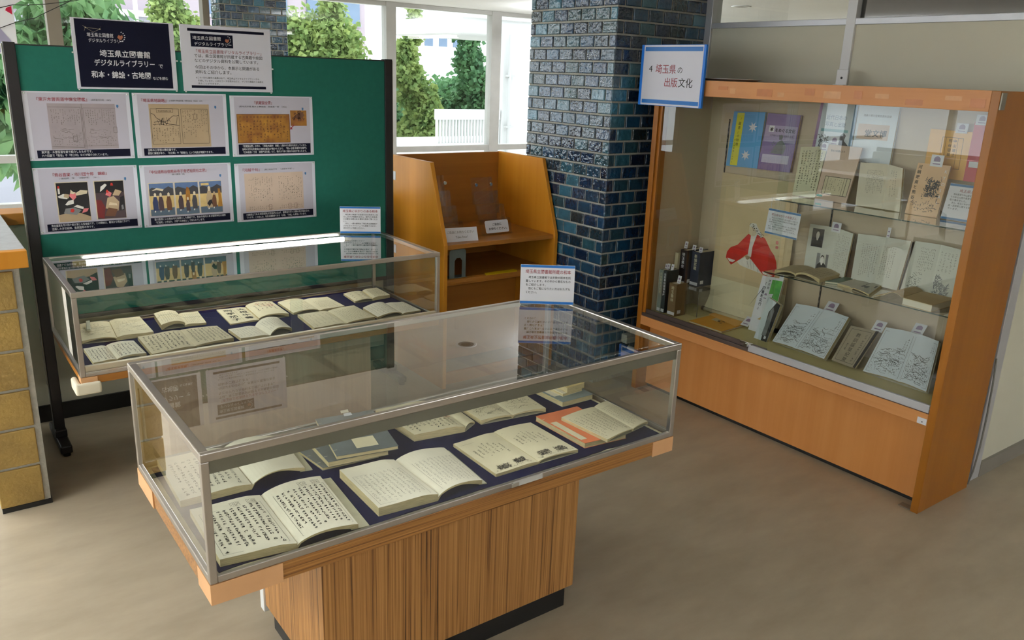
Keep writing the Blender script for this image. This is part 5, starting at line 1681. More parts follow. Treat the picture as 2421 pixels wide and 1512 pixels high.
def deco(t, q):
    s, w, h = rsurf(q, .0008)
    part('side_stripe', t, mat('cover_mauve', (150, 110, 150), .4, noise=.03), lambda b: srect(b, s, 0, .016, .0, h))
    part('side_stripe', t, mat('cover_steel_blue', (104, 140, 170), .4, noise=.03), lambda b: srect(b, s, w - .016, w, .0, h))
    part('lettering', t, mat('print_blue_grey', (110, 130, 156), .4, noise=.03), lambda b: (text(b, s, '近代日本の', w / 2, h - .075, .024, .110, 'C'), text(b, s, '写真と出版', w / 2, h - .108, .024, .110, 'C')))
    part('ribbon', t, mat('print_aqua', (130, 176, 184), .4, noise=.03), lambda b: srect(b, s, .030, w - .030, h - .135, h - .122))
    def f(b):
        b.poly(*[s(x, y) for x, y in ((.110, .03), (.190, .03), (.184, .080), (.162, .100), (.140, .100), (.118, .080))])
        b.poly(*[s(x, y) for x, y in ((.142, .100), (.160, .100), (.166, .126), (.152, .140), (.138, .126))])
        tufts(b, s, rng, .026, .080, .06, .12, 60, .003, .016)
    part('portrait_print', t, PALETTE['slate'], f)
lean_book('pale book with mauve and blue edges and a portrait on the upper shelf', [(3.727, 2.471, 1.674), (3.727, 2.268, 1.673), (3.70, 2.262, 1.222), (3.70, 2.474, 1.222)][0:1] + [(3.727, 2.268, 1.673), (3.708, 2.262, 1.400), (3.708, 2.478, 1.400)], .012, M_PWHT, deco=deco)
def deco(t, q):
    s, w, h = rsurf(q, .0008)
    part('print_panel', t, M_PINK, lambda b: srect(b, s, .012, .170, h - .155, h - .085))
    s2 = rsurf(q, .0014)[0]
    part('lettering', t, M_INK, lambda b: text(b, s2, '堂文博', .050, h - .140, .036, .112, 'L', .01))
    part('small_lettering', t, M_INKG, lambda b: (text(b, s2, '鴻巣の博文堂関係資料目録', .030, h - .050, .012, .140), text(b, s2, '戸田市郷土博物館', .030, .030, .010, .072)))
lean_book('white catalogue with a brushed name panel on the upper shelf', [(3.727, 2.261, 1.673), (3.727, 2.060, 1.673), (3.708, 2.056, 1.375), (3.708, 2.258, 1.375)], .014, M_PWHT, deco=deco)
def deco(t, q):
    s, w, h = rsurf(q, .0008)
    part('table_panel', t, M_CREAM, lambda b: srect(b, s, .028, w - .010, .030, .118))
    s2 = rsurf(q, .0014)[0]
    part('ruling', t, M_INK, lambda b: (sframe(b, s2, .028, w - .010, .030, .118, .0022), sline(b, s2, [(.046, .030), (.046, .118)], .0016), sline(b, s2, [(w - .03, .030), (w - .03, .118)], .0022), sline(b, s2, [(w - .044, .030), (w - .044, .118)], .0016), brush(b, s2, rng, .056, w - .05, .05, .11, 6, 7, .0008, .7, .3, 3), text(b, s2, '熊谷の知識人たち', .020, h - .034, .012, .078)))
    part('green_label', t, mat('label_green', (60, 150, 130), .5, noise=.03), lambda b: srect(b, s2, .004, .038, .014, .024))
lean_book('pinkish beige booklet with a ruled table leaning on the upper shelf', [(3.682, 2.366, 1.481), (3.682, 2.187, 1.480), (3.590, 2.172, 1.223), (3.590, 2.340, 1.223)], .008, M_PINK, deco=deco)
def deco(t, q):
    s, w, h = rsurf(q, .0008)
    part('writing', t, M_INKM, lambda b: brush(b, s, rng, .012, w - .008, .02, h - .015, 7, 17, .0011, .92, .3, 4))
lean_book('sheet of vertical brush writing at the left end of the upper shelf', [(3.667, 2.510, 1.455), (3.680, 2.372, 1.470), (3.592, 2.345, 1.224), (3.592, 2.472, 1.224)], .004, M_OLIVE, 'page', 'leaning_page', deco, False)

def open_lean(label, TL, ST, TR, BR, SB, BL, paper, decoL=None, decoR=None, bulge=.008, th=.012, name='leaning_open_book', cover=None):
    t = thing(name, label, 'book', (Vector(BL) + Vector(BR)) / 2, CG)
    out = []
    V = [Vector(p) for p in (TL, ST, TR, BR, SB, BL)]
    TL, ST, TR, BR, SB, BL = V
    n = (TR - TL).cross(TL - BL).normalized()
    def leafsurf(a, b, c, d, left):
        def s(u, v, off=0):
            p = (d * (1 - u) + c * u) * (1 - v) + (a * (1 - u) + b * u) * v
            d_ = (1 - u) if left else u
            return p + n * (bulge * math.sin(math.pi * min(1, d_ * 1.15) ** .7) + off)
        return s
    for nm, s in (('left_pages', leafsurf(TL, ST, SB, BL, True)), ('right_pages', leafsurf(ST, TR, BR, SB, False))):
        m = MB(); N = 12
        a = [m.pt(s(i / N, 1)) for i in range(N + 1)]
        b = [m.pt(s(i / N, 0)) for i in range(N + 1)]
        a2 = [m.pt(s(i / N, 1) - n * (th + bulge * .5)) for i in range(N + 1)]
        b2 = [m.pt(s(i / N, 0) - n * (th + bulge * .5)) for i in range(N + 1)]
        for i in range(N):
            m.cur = 0
            m.face((b[i], b[i + 1], a[i + 1], a[i]))
            m.cur = 1
            m.face((a[i], a[i + 1], a2[i + 1], a2[i]))
            m.face((b2[i], b2[i + 1], b[i + 1], b[i]))
            m.face((a2[i], a2[i + 1], b2[i + 1], b2[i]))
        m.face((a[0], a2[0], b2[0], b[0]))
        m.face((a[N], b[N], b2[N], a2[N]))
        obj(nm, m, [paper, M_EDGE], t)
        out.append(lambda u, v, s=s: s(u, v, .0007))
    e = .004
    ux = (TR - TL).normalized() * e
    obj('cover', MB().prism([TL - ux - n * (th + bulge), TR + ux - n * (th + bulge), BR + ux - n * (th + bulge), BL - ux - n * (th + bulge)], n * .002), cover or M_DARKM, t)
    if decoL: decoL(t, out[0])
    if decoR: decoR(t, out[1])
    return t
def wr(cols, rows, w=.0008, m=None, a=(.12, .2), box=(.1, .9, .1, .9), fill=.85, ragged=.2):
    def f(t, s):
        ss = scale_surf(s, *a)
        part('writing', t, m or M_INKG, lambda b: brush(b, ss, rng, box[0] * a[0], box[1] * a[0], box[2] * a[1], box[3] * a[1], cols, rows, w, fill, ragged, 3))
    return f
def photo(t, s, u0, u1, v0, v1, bgc):
    part('photo_print', t, PALETTE[bgc], lambda b: b.quad(s(u0, v0), s(u1, v0), s(u1, v1), s(u0, v1)))
    up = lambda u, v: s(u, v) + Vector((-.0006, 0, .0003))
    du, dv = u1 - u0, v1 - v0
    def f(b):
        b.poly(*[up(u0 + x * du, v0 + y * dv) for x, y in ((.05, .02), (.95, .02), (.9, .35), (.62, .52), (.38, .52), (.12, .35))])
    part('photo_robe', t, PALETTE['black'], f)
    part('photo_face', t, PALETTE['white'], lambda b: b.poly(*[up(u0 + x * du, v0 + y * dv) for x, y in ((.38, .52), (.46, .36), (.54, .36), (.62, .52), (.66, .70), (.58, .84), (.44, .84), (.36, .70))]))
    part('photo_hair', t, PALETTE['black'], lambda b: b.poly(*[up(u0 + x * du, v0 + y * dv) for x, y in ((.35, .72), (.66, .72), (.64, .86), (.50, .93), (.38, .86))]))
# upper shelf, right part
open_lean('open cream book of fine columns standing in the middle of the upper shelf', (3.656, 2.169, 1.414), (3.660, 2.035, 1.418), (3.654, 1.958, 1.409), (3.590, 1.905, 1.2225), (3.590, 1.990, 1.2225), (3.590, 2.123, 1.2225), M_CREAM2, wr(13, 14, .0007, a=(.135, .19), box=(.3, .92, .3, .85)), wr(3, 12, .0007, a=(.09, .19), box=(.3, .7, .3, .9)), .006, .008, cover=M_FLAX)
def deco(t, q):
    s, w, h = rsurf(q, .0008)
    part('ruling', t, M_INKM, lambda b: (sframe(b, s, .060, .150, .045, h - .03, .0014), [sline(b, s, [(x, .045), (x, h - .03)], .0010) for x in (.076, .128)], vtext(b, s, '中山道之', .116, h - .034, .016, .020), vtext(b, s, '熊谷宿展', .096, h - .034, .016, .020)))
lean_book('amber book with a boxed vertical title high on the right', [(3.722, 1.898, 1.588), (3.722, 1.715, 1.586), (3.714, 1.705, 1.380), (3.714, 1.894, 1.380)], .010, M_AMB, deco=deco)
def deco(t, q):
    s, w, h = rsurf(q, .0008)
    part('white_label', t, M_WHITE, lambda b: (srect(b, s, .01, .05, .06, .085), b.poly(s(.05, .10), s(.09, .085), s(.09, .14))))
lean_book('crimson book partly hidden by the right cabinet post', [(3.718, 1.712, 1.628), (3.718, 1.600, 1.627), (3.704, 1.590, 1.380), (3.704, 1.709, 1.380)], .012, M_CRIM, deco=deco)
def deco(t, q):
    s, w, h = rsurf(q, .0008)
    part('side_title', t, M_INK, lambda b: vtext(b, s, '河鍋暁斎と熊谷', .016, h - .006, .018, .023, .014))
    def f(b):
        tufts(b, s, rng, .066, .118, .085, .155, 120, .0034, .016)
        tufts(b, s, rng, .050, .130, .06, .17, 60, .0016, .016)
        tufts(b, s, rng, .012, .13, .015, .055, 60, .0016, .012)
    part('ink_figure', t, PALETTE['slate'], f)
    def g(b):
        for k, ch in enumerate('KYOSAI'):
            text(b, s, ch, .126, h - .035 - k * .028, .020)
    part('pale_lettering', t, M_WHITE, g)
lean_book('peach book with an ink figure and large side title on the upper shelf', [(3.666, 1.899, 1.440), (3.666, 1.753, 1.441), (3.592, 1.738, 1.2225), (3.592, 1.882, 1.2225)], .010, M_PEACH, deco=deco)
def info_card(label, q, title, lines, tsz, bsz, lead):
    def deco(t, q):
        s, w, h = rsurf(q, .0006)
        part('blue_band', t, mat('band_steel_blue', (70, 120, 170), .4, noise=.02), lambda b: srect(b, s, .001, w - .001, h - .011, h - .001))
        part('blue_band', t, MATS['band_steel_blue'], lambda b: srect(b, s, .001, w - .001, .001, .010))
        part('title', t, M_RED, lambda b: text(b, s, title[0], title[1], h - .034, tsz, title[2]))
        def f(b):
            for k, (u, tx, wd) in enumerate(lines):
                text(b, s, tx, u, h - .034 - lead * 1.2 - k * lead, bsz, wd)
        part('lettering', t, M_INK, f)
    return lean_book(label, q, .0015, M_WHITE, 'sign', 'information_card', deco, False)
info_card('blue-banded information card at the right end of the upper shelf', [(3.640, 1.728, 1.372), (3.640, 1.545, 1.372), (3.592, 1.535, 1.2225), (3.592, 1.722, 1.2225)], ('埼玉県と浮世絵', .046, .110), [
    (.026, '熊谷直実や中山道など、埼玉県にゆか', .140), (.016, 'りのある人物や風景を描いた浮世絵を', .150), (.016, '取り集めました。', .070), (.026, 'また、埼玉にゆかりのある浮世絵', .130), (.016, '師・芸術家に関する資料もご紹介し', .146), (.016, 'ています。', .046)], .015, .0095, .0125)
# hung card
hc_ = info_card('blue-banded information card hanging beside the glass door edge', [(3.500, 2.532, 1.155), (3.500, 2.343, 1.152), (3.500, 2.351, 1.021), (3.500, 2.543, 1.026)], ('埼玉県ゆかりの本屋さん', .022, .146), [
    (.026, '埼玉には江戸時代から続く本屋さんがありま', .152), (.014, 'す。歴史ある埼玉県の本屋さんや出版に関す', .160), (.014, 'る資料を紹介します。', .076), (.026, 'また、埼玉ゆかりの偉人の一人である渋沢', .150), (.014, '翁や、塙保己一の伝記など、埼玉ゆかりの', .152), (.014, '人物について書かれた本も紹介しています。', .158)], .0145, .0085, .0112)
for y_ in (2.52, 2.36):
    obj('hanging_thread', MB().tube([(3.5, y_, 1.154), (3.5, y_, 1.2138)], .0008, 5), M_WHITE, hc_)
# middle shelf
def dL(t, s):
    photo(t, s, .14, .58, .52, .92, 'slate')
    photo(t, s, .44, .86, .02, .40, 'grey')
open_lean('open book with two portrait photographs on the middle shelf', (3.703, 2.420, 1.077), (3.706, 2.268, 1.080), (3.699, 2.174, 1.068), (3.625, 2.145, .860), (3.630, 2.222, .860), (3.628, 2.375, .860), M_GPAGE, dL, wr(8, 16, .0006, a=(.095, .2)), .004, .010)
open_lean('open book of plain printed columns in the middle of the middle shelf', (3.701, 2.150, 1.072), (3.706, 2.018, 1.078), (3.706, 1.888, 1.082), (3.625, 1.873, .860), (3.628, 1.990, .860), (3.625, 2.107, .860), M_GPAGE, wr(8, 18, .0007, a=(.13, .2), box=(.25, .95, .12, .82)), wr(6, 18, .0007, a=(.13, .2), box=(.08, .6, .12, .82)), .007, .012)
def dL(t, s):
    wr(9, 9, .0008, a=(.13, .2), box=(.3, .9, .45, .9))(t, s)
    ss = scale_surf(s, .13, .2)
    part('drawing', t, M_INKM, lambda b: (ridges(b, ss, rng, .02, .08, .02, .09, 16, .001), tufts(b, ss, rng, .02, .08, .015, .06, 60, .001, .008), srect(b, ss, .055, .07, .012, .03)))
def dR(t, s):
    ss = scale_surf(s, .1, .2)
    part('drawing', t, PALETTE['grey'], lambda b: (tufts(b, ss, rng, .012, .072, .02, .06, 120, .0018, .014), tufts(b, ss, rng, .012, .035, .05, .085, 50, .0018, .012)))
    wr(5, 8, .0007, a=(.1, .2), box=(.1, .9, .5, .9))(t, s)
open_lean('open book with small engravings at the right end of the middle shelf', (3.706, 1.868, 1.086), (3.710, 1.752, 1.090), (3.705, 1.657, 1.084), (3.625, 1.620, .860), (3.630, 1.728, .860), (3.625, 1.858, .860), M_GPAGE, dL, dR, .005, .010)
open_book('open book lying with its leaf arched at the left end of the middle shelf', [(3.405, 2.385), (3.59, 2.415), (3.440, 2.290), (3.630, 2.310), (3.430, 2.150), (3.640, 2.172)], .8565, .014, .016, style_text(0, 0, 7, 10, .0007, None, M_INKG, aspect=(.14, .19)), paper=M_CREAM3, archl=.012, archr=.020, seed=51, group=CG)
def flat_book(label, pts, z, th, cover, deco=None):
    c = sum((Vector((p[0], p[1], 0)) for p in pts), Vector()) / len(pts)
    t = thing('lying_book', label, 'book', (c.x, c.y, z), CG)
    obj('page_block', MB().prism([(p[0] + (c.x - p[0]) * .02, p[1] + (c.y - p[1]) * .02, z + .001) for p in pts], (0, 0, th - .0025)), M_CREAM2, t)
    obj('cover', MB().prism([(p[0], p[1], z + th - .0016) for p in pts], (0, 0, .0016)), cover, t)
    obj('back_cover', MB().prism([(p[0], p[1], z) for p in pts], (0, 0, .0012)), cover, t)
    if deco:
        deco(t, lambda u, v: Vector(((pts[0][0] * (1 - u) + pts[1][0] * u) * (1 - v) + (pts[3][0] * (1 - u) + pts[2][0] * u) * v, (pts[0][1] * (1 - u) + pts[1][1] * u) * (1 - v) + (pts[3][1] * (1 - u) + pts[2][1] * u) * v, z + th + .0005)))
    return t
flat_book('thin green booklet lying on the middle shelf', [(3.457, 2.138), (3.490, 2.085), (3.640, 2.100), (3.630, 2.140)], .8565, .010, mat('cover_forest_green', (62, 112, 90), .4, noise=.04))
open_book('open page with two dark photo strips lying on the middle shelf', [(3.475, 2.082), (3.655, 2.090), (3.455, 1.995), (3.660, 2.010), (3.412, 1.885), (3.640, 1.955)], .8565, .010, .006, lambda t, sl, sr, rng_: (part('photo_strip', t, PALETTE['slate'], lambda b: (b.quad(sr(.1, .30), sr(.55, .30), sr(.55, .50), sr(.1, .50)), b.quad(sr(.1, .55), sr(.9, .55), sr(.9, .78), sr(.1, .78))))), paper=M_GPAGE, archr=.004, seed=52, group=CG)
tb_ = flat_book('thick brown-edged open book lying at the right end of the middle shelf', [(3.420, 1.735), (3.410, 1.600), (3.618, 1.605), (3.618, 1.752)], .8565, .030, mat('page_tan', (206, 184, 142), .7, noise=.04))
lf = Leaf((3.415, 1.737), (3.622, 1.752), (3.425, 1.870), (3.600, 1.872), lambda u: .8565 + .031 + .016 * math.sin(math.pi * min(1, u * 1.5)) - .026 * u * u, lambda u: .8565 + .029 + .016 * math.sin(math.pi * min(1, u * 1.5)) - .0275 * u * u)
obj('turned_leaf', lf.mesh(), [MATS['page_tan'], M_EDGE], tb_)
# bottom deck
DZ = .4665
def dland(t, s, a):
    ss = scale_surf(s, *a)
    W, H = a
    def f(b):
        sframe(b, ss, .06 * W, .96 * W, .04 * H, .93 * H, .0009)
        ridges(b, ss, rng, .08 * W, .92 * W, .06 * H, .62 * H, 46, .0013)
        tufts(b, ss, rng, .08 * W, .92 * W, .08 * H, .45 * H, 240, .0010, .008)
        brush(b, ss, rng, .78 * W, .92 * W, .55 * H, .86 * H, 2, 6, .0010, .9, .2, 3)
    part('landscape_print', t, M_INKM, f)
open_lean('open book of landscape prints propped on the cabinet floor', (3.645, 2.397, .667), (3.650, 2.245, .672), (3.648, 2.099, .670), (3.494, 2.104, .478), (3.498, 2.268, .482), (3.497, 2.409, .482), M_PWHT, lambda t, s: dland(t, s, (.15, .245)), lambda t, s: dland(t, s, (.16, .245)), .010, .010, cover=M_FLAX)
def deco(t, q):
    s, w, h = rsurf(q, .0008)
    part('title_print', t, M_INKM, lambda b: (sframe(b, s, .014, w - .024, .012, h - .014, .0014), vtext(b, s, '教訓謡草紀聚', .062, h - .026, .024, .0265), brush(b, s, rng, .090, .112, .02, h - .03, 1, 12, .0010, .9, 0, 4), brush(b, s, rng, .026, .042, .06, h - .09, 1, 6, .0010, .9, 0, 4)))
    part('dark_spine', t, M_DARKM, lambda b: srect(b, rsurf(q, .0012)[0], w - .014, w, .0, h))
lean_book('grey-brown old cover with brushed title propped between the open books', [(3.623, 2.067, .639), (3.628, 1.925, .646), (3.499, 1.942, .480), (3.502, 2.069, .483)], .010, mat('cover_grey_brown', (158, 146, 124), .7, noise=.08, nscale=20), deco=deco)
open_lean('open book of mountain prints propped at the right of the cabinet floor', (3.648, 1.905, .671), (3.652, 1.760, .676), (3.650, 1.653, .672), (3.496, 1.596, .480), (3.500, 1.728, .484), (3.496, 1.900, .480), M_PWHT, lambda t, s: dland(t, s, (.16, .25)), lambda t, s: dland(t, s, (.13, .25)), .010, .010, cover=M_FLAX)
tag(obj('display_wedge', MB().prism([(3.545, y_, .467) for y_ in (2.405,)] + [(3.735, 2.405, .467), (3.735, 2.405, .600), (3.690, 2.405, .640)], (0, -.30, 0)), M_ACRYL), 'clear wedge stand under the landscape print book', 'book stand', 'clear wedge stands')
tag(obj('display_wedge', MB().prism([(3.545, 2.062, .467), (3.70, 2.062, .467), (3.70, 2.062, .600), (3.660, 2.062, .605)], (0, -.115, 0)), M_ACRYL), 'clear wedge stand under the grey-brown cover', 'book stand', 'clear wedge stands')
tag(obj('display_wedge', MB().prism([(3.548, 1.895, .467), (3.735, 1.895, .467), (3.735, 1.895, .600), (3.695, 1.895, .640)], (0, -.28, 0)), M_ACRYL), 'clear wedge stand under the mountain print book', 'book stand', 'clear wedge stands')
def deco(t, q):
    s, w, h = rsurf(q, .0008)
    part('green_block', t, mat('cover_leaf_green', (92, 178, 66), .4, rgb2=(60, 150, 60), nscale=40), lambda b: srect(b, s, .068, w - .002, .13, h - .012))
    part('lettering', t, M_NAVYP, lambda b: (vtext(b, s, '「御書翰紀行」', .030, h - .03, .020, .022, .02), vtext(b, s, '渋沢栄一と', .054, h - .012, .015, .019, .01)))
    part('picture_block', t, PALETTE['red'], lambda b: star(b, s, .060, .105, .014, 12))
    part('picture_block', t, PALETTE['sand'], lambda b: srect(b, s, .030, .058, .068, .096))
lean_book('white book with a leaf green panel standing behind the dark box', [(3.656, 2.632, .765), (3.656, 2.499, .772), (3.604, 2.507, DZ), (3.600, 2.642, DZ)], .014, M_WHITE, deco=deco)
def deco(t, q):
    s, w, h = rsurf(q, .0008)
    part('dark_half', t, M_DARKM, lambda b: b.poly(s(.050, 0), s(w, 0), s(w, h), s(.062, h), s(.035, h * .7)))
    part('pale_picture', t, PALETTE['grey'], lambda b: b.poly(*[rsurf(q, .0012)[0](x, y) for x, y in ((.042, .03), (.070, .03), (.066, h - .05), (.054, h - .03), (.042, h - .06))]))
    part('label', t, M_WHITE, lambda b: srect(b, rsurf(q, .0014)[0], .062, .076, .014, .030))
lean_book('black and white slip-cased book leaning at the middle of the cabinet floor', [(3.545, 2.500, .690), (3.535, 2.415, .668), (3.497, 2.444, DZ), (3.502, 2.528, DZ)], .022, M_PWHT, deco=deco)
t = flat_book('orange-yellow string-bound booklet lying on the cabinet floor', [(3.412, 2.668), (3.640, 2.690), (3.660, 2.915), (3.412, 2.900)], DZ, .010, mat('cover_orange_yellow', (218, 156, 40), .6, noise=.05), lambda t, s: (part('title_slip', t, M_CREAM3, lambda b: b.quad(s(.52, .55), s(.95, .6), s(.95, .80), s(.52, .75))), part('title', t, M_INKM, lambda b: tufts(b, lambda u, v: s(u, v) + Vector((0, 0, .0006)), rng, .45, .8, .4, .56, 30, .02, .06))))
tag(obj('tan_under_leaf', MB().prism([(3.55, 2.69, DZ + .0105), (3.70, 2.70, DZ + .0105), (3.71, 2.93, DZ + .0105), (3.61, 2.93, DZ + .0105)], (0, 0, .0012)), M_AMB), 'folded amber leaf behind the orange-yellow booklet', 'page')
# standing books, left end
def upright(label, x0, x1, y0, y1, z0, z1, cover, spine_txt=None, tm=None, lab=True):
    t = thing('upright_book', label, 'book', ((x0 + x1) / 2, (y0 + y1) / 2, z0), CG)
    k = .003
    m = MB()
    m.box(x0, x0 + k, y0, y1, z0, z1)
    m.box(x0 + k, x1, y0, y0 + k, z0, z1)
    m.box(x0 + k, x1, y1 - k, y1, z0, z1)
    obj('cover', m, cover, t, .0008)
    boxo('page_block', (x0 + k, x1 - .004, y0 + k, y1 - k, z0 + .003, z1 - .004), M_CREAM2, t)
    S = lambda off: flat((x0, y1, z0), (0, -1, 0), (0, 0, 1), off)
    if spine_txt:
        part('spine_lettering', t, tm or M_TXTW, lambda b: vtext(b, S(.0006), spine_txt, (y1 - y0) / 2, (z1 - z0) - .012, min(.022, (y1 - y0) * .6), None, .01))
    if lab:
        part('shelf_label', t, M_WHITE, lambda b: srect(b, S(.0006), .002, (y1 - y0) - .002, .006, .024))
    if y1 - y0 > .04:
        S2 = flat((x0, y0, z0), (1, 0, 0), (0, 0, 1), .0007)
        part('cover_label', t, M_WHITE, lambda b: srect(b, S2, .020, .048, .014, .034))
    return t
M_CGRN = mat('cover_grey_green', (140, 152, 144), .5, noise=.04)
M_CNVY = mat('cover_navy_cloth', (34, 42, 66), .55, noise=.08, nscale=60)
M_CNV2 = mat('cover_dark_slate', (36, 52, 58), .55, noise=.08, nscale=60)
M_CBRN = mat('cover_brown_cloth', (116, 94, 62), .6, noise=.06, nscale=60)
upright('thin cream booklet against the left wall of the cabinet', 3.425, 3.515, 3.162, 3.168, DZ, .708, M_CREAM2, lab=False)
upright('grey-green spined book standing at the left end', 3.420, 3.520, 3.130, 3.158, DZ, .714, M_CGRN, '日本書誌文化史', M_CREAM)
upright('dark slate book beside the grey-green one', 3.420, 3.520, 3.100, 3.127, DZ, .716, M_CNV2, '出版事始諸国本屋')
upright('short brown cloth book in front of the clear riser', 3.420, 3.510, 3.019, 3.076, DZ, .655, M_CBRN, '埼玉書林', M_CREAM)
rs = thing('acrylic_riser', 'clear acrylic riser box under the two thick navy books', 'stand', (3.63, 3.05, DZ))
for nm, b in (('top_sheet', (3.525, 3.655, 2.945, 3.165, .612, .616)), ('front_sheet', (3.525, 3.529, 2.945, 3.165, .467, .612)), ('side_sheet', (3.529, 3.655, 2.945, 2.949, .467, .612))):
    boxo(nm, b, M_ACRYL, rs)
boxo('edge_strip', (3.5235, 3.5265, 2.9435, 2.9465, .467, .617), M_STEELD, rs)
upright('tall cream book at the left on the riser', 3.545, 3.64, 3.142, 3.166, .6165, .800, M_CREAM, lab=False)
upright('thick black book with a white brushed title on the riser', 3.560, 3.70, 3.090, 3.139, .6165, .822, mat('cover_black_cloth', (26, 28, 40), .5, noise=.08), '埼玉県史', None)
upright('thick navy book at the right on the riser', 3.600, 3.733, 3.026, 3.087, .6165, .818, M_CNVY, '新編武蔵', M_CREAM)
upright('dark patterned book standing at the far right end of the cabinet floor', 3.500, 3.66, 1.498, 1.522, DZ, .70, M_CNVY, None)
# hanging scroll with a red-robed figure
sc_ = thing('hanging_scroll', 'hanging scroll painting of a red-robed figure on the cabinet back', 'scroll', (3.70, 2.77, DZ))
obj('mount', MB().box(3.714, 3.716, 2.515, 3.022, .60, 1.27), mat('scroll_mount_tan', (206, 186, 148), .75, noise=.03), sc_)
pr_ = [(3.7145, .60), (3.712, .56), (3.700, .53), (3.680, .50), (3.672, .485)]
m = MB()
for (a, b), (c, d) in zip(pr_, pr_[1:]):
    m.quad((a, 3.022, b), (a, 2.515, b), (c, 2.515, d), (c, 3.022, d))
m.box(3.7138, 3.7148, 2.515, 3.022, .598, .675)
obj('lower_mount', m, mat('scroll_cream', (220, 210, 176), .75, noise=.03), sc_)
boxo('painting_ground', (3.7125, 3.714, 2.56, 2.985, .70, 1.20), mat('scroll_paper', (214, 192, 152), .75, noise=.04), sc_)
obj('roller', MB().cyl((3.672, 3.015, .482), (3.672, 2.52, .482), .011, 12), M_CREAM3, sc_, smooth=True)
for a, b in ((3.015, 3.032), (2.503, 2.52)):
    obj('roller_knob', MB().cyl((3.672, a, .482), (3.672, b, .482), .013, 12), M_DARKM, sc_)
SHAPES = [
 ('robe', 'red', [(2.798, 0.959), (2.78, 0.951), (2.785, 0.846), (2.798, 0.84), (2.838, 0.806), (2.893, 0.765), (2.918, 0.788), (2.934, 0.799), (2.931, 0.832), (2.919, 0.851), (2.907, 0.864), (2.883, 0.876), (2.864, 0.885)]),
 ('robe', 'red', [(2.74, 0.964), (2.697, 0.957), (2.686, 0.951), (2.638, 0.891), (2.616, 0.873), (2.598, 0.84), (2.587, 0.793), (2.592, 0.778), (2.604, 0.75), (2.67, 0.753), (2.768, 0.826), (2.764, 0.841), (2.761, 0.893)]),
 ('collar', 'white', [(2.78, 0.951), (2.74, 0.969), (2.761, 0.893), (2.763, 0.836), (2.787, 0.837), (2.783, 0.903)]),
 ('trousers', 'white', [(2.803, 0.828), (2.761, 0.822), (2.723, 0.793), (2.677, 0.757), (2.725, 0.762), (2.781, 0.768), (2.831, 0.776), (2.854, 0.792)]),
 ('face', 'cream', [(2.797, 0.999), (2.761, 1.007), (2.743, 0.974), (2.756, 0.952), (2.78, 0.951), (2.796, 0.971)]),
 ('head_cloth', 'white', [(2.797, 1.001), (2.796, 1.014), (2.777, 1.023), (2.753, 1.022), (2.744, 1.007), (2.732, 0.993), (2.701, 0.959), (2.713, 0.952), (2.746, 0.971), (2.76, 0.996)]),
 ('sash_knot', 'tan', [(2.803, 0.838), (2.784, 0.837), (2.766, 0.832), (2.781, 0.815), (2.795, 0.818)]),
 ('cuff', 'white', [(2.923, 0.8), (2.865, 0.797), (2.881, 0.782), (2.906, 0.783)]),
 ('cuff', 'white', [(2.679, 0.772), (2.605, 0.762), (2.627, 0.754), (2.671, 0.758)])]
for k, (nm, c_, pts) in enumerate(SHAPES):
    x = 3.7120 - .0003 * k
    m = MB(); m.poly(*[(x, y, z) for y, z in pts])
    obj(nm, m, PALETTE[c_], sc_)
ss = flat((3.7090, 3.0, .6), (0, -1, 0), (0, 0, 1), 0)
def f(b):
    for k in range(46):
        t_ = rng.random()
        a = (3.0 - (2.79 - .085 * t_ + rng.uniform(-.012, .012)), (1.012 - .052 * t_ + rng.uniform(-.012, .008)) - .6)
        sline(b, ss, [a, (a[0] + .004, a[1] + .002)], .003)
    for pts in (((.215, .208), (.232, .175)), ((.235, .222), (.25, .17)), ((.26, .205), (.268, .168)), ((.29, .18), (.294, .162))):
        sline(b, ss, list(pts), .0012)
part('ink_lines', sc_, M_INKM, f)
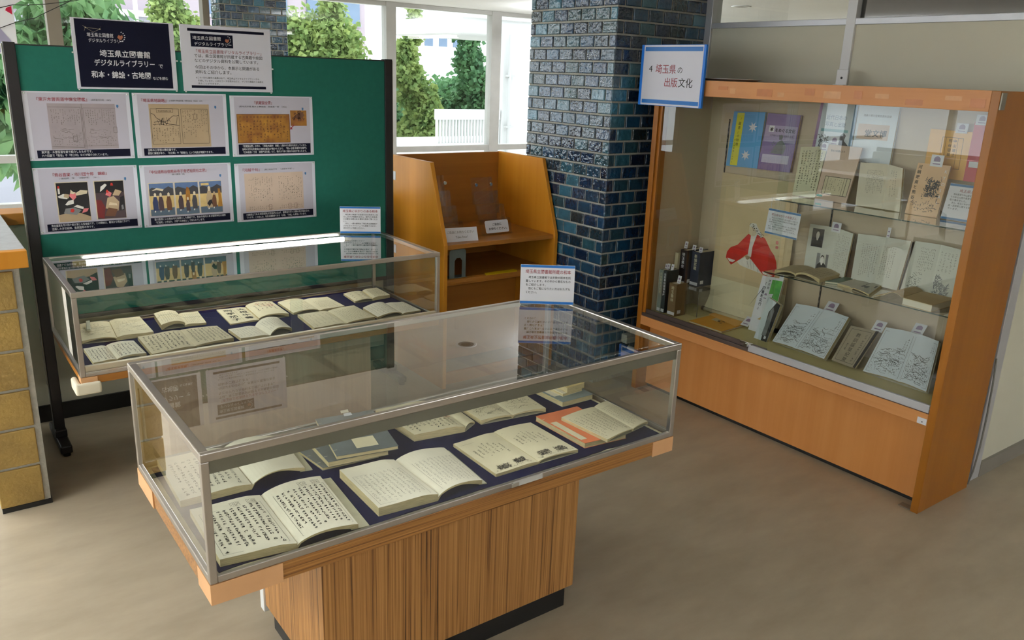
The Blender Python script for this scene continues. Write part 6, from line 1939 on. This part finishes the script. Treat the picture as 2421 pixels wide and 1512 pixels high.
part('red_stamp', sc_, PALETTE['rose'], lambda b: (srect(b, ss, .386, .402, .335, .352), srect(b, ss, .388, .404, .310, .326)))

# bookmark slips
def q_at(x, y, z, w=.034, h=.045, lean=.2):
    return [(x + lean * h, y + w / 2, z + h), (x + lean * h, y - w / 2, z + h), (x, y - w / 2, z), (x, y + w / 2, z)]
for lb, q in (
    ('white slip above the black brushed-title book', q_at(3.60, 3.14, .823, .024, .04)), ('white slip in the thick navy book on the riser', q_at(3.62, 3.045, .815, .026, .03)), ('white slip between the black and navy books', q_at(3.62, 3.095, .818, .026, .03)),
    ('lilac-white slip above the cream booklet', q_at(3.47, 3.160, .705, .018, .035)), ('white slip above the grey-green spined book', q_at(3.47, 3.143, .71, .022, .035)), ('pale green-white slip above the dark slate book', q_at(3.47, 3.112, .712, .020, .035)), ('white slip standing out of the short brown book', q_at(3.46, 3.045, .65, .026, .045)),
    ('white emblem slip on the portrait book of the middle shelf', q_at(3.694, 2.268, 1.06, .050, .048, .1)), ('narrow white slip behind the plain printed open book', q_at(3.712, 2.005, 1.075, .016, .05, .1)),
    ('white emblem slip on the pale portrait book of the upper shelf', q_at(3.690, 2.345, 1.475, .048, .045, .1)), ('white emblem slip above the sheet of brush writing', q_at(3.672, 2.385, 1.445, .045, .042, .1)), ('white emblem slip above the peach book', q_at(3.660, 1.815, 1.432, .055, .050, .1)),
    ('white emblem slip above the amber book', q_at(3.715, 1.760, 1.578, .050, .042, .1)), ('white emblem slip above the crimson book', q_at(3.708, 1.680, 1.618, .050, .042, .1)),
    ('white emblem slip curling above the landscape print book', q_at(3.668, 2.225, .662, .062, .045, .9)), ('white emblem slip on the grey-brown cover', q_at(3.640, 1.945, .640, .055, .045, .9)), ('white emblem slip above the mountain print book', q_at(3.668, 1.770, .668, .055, .045, .9)),
    ('white emblem slip beside the orange-yellow booklet', q_at(3.60, 2.672, DZ + .013, .05, .04, 1.4)), ('white emblem slip in the white and green book', q_at(3.655, 2.515, .758, .026, .045, .2)), ('white slip on the slip-cased book', q_at(3.528, 2.512, .672, .028, .05, .25))):
    slip(lb, q)
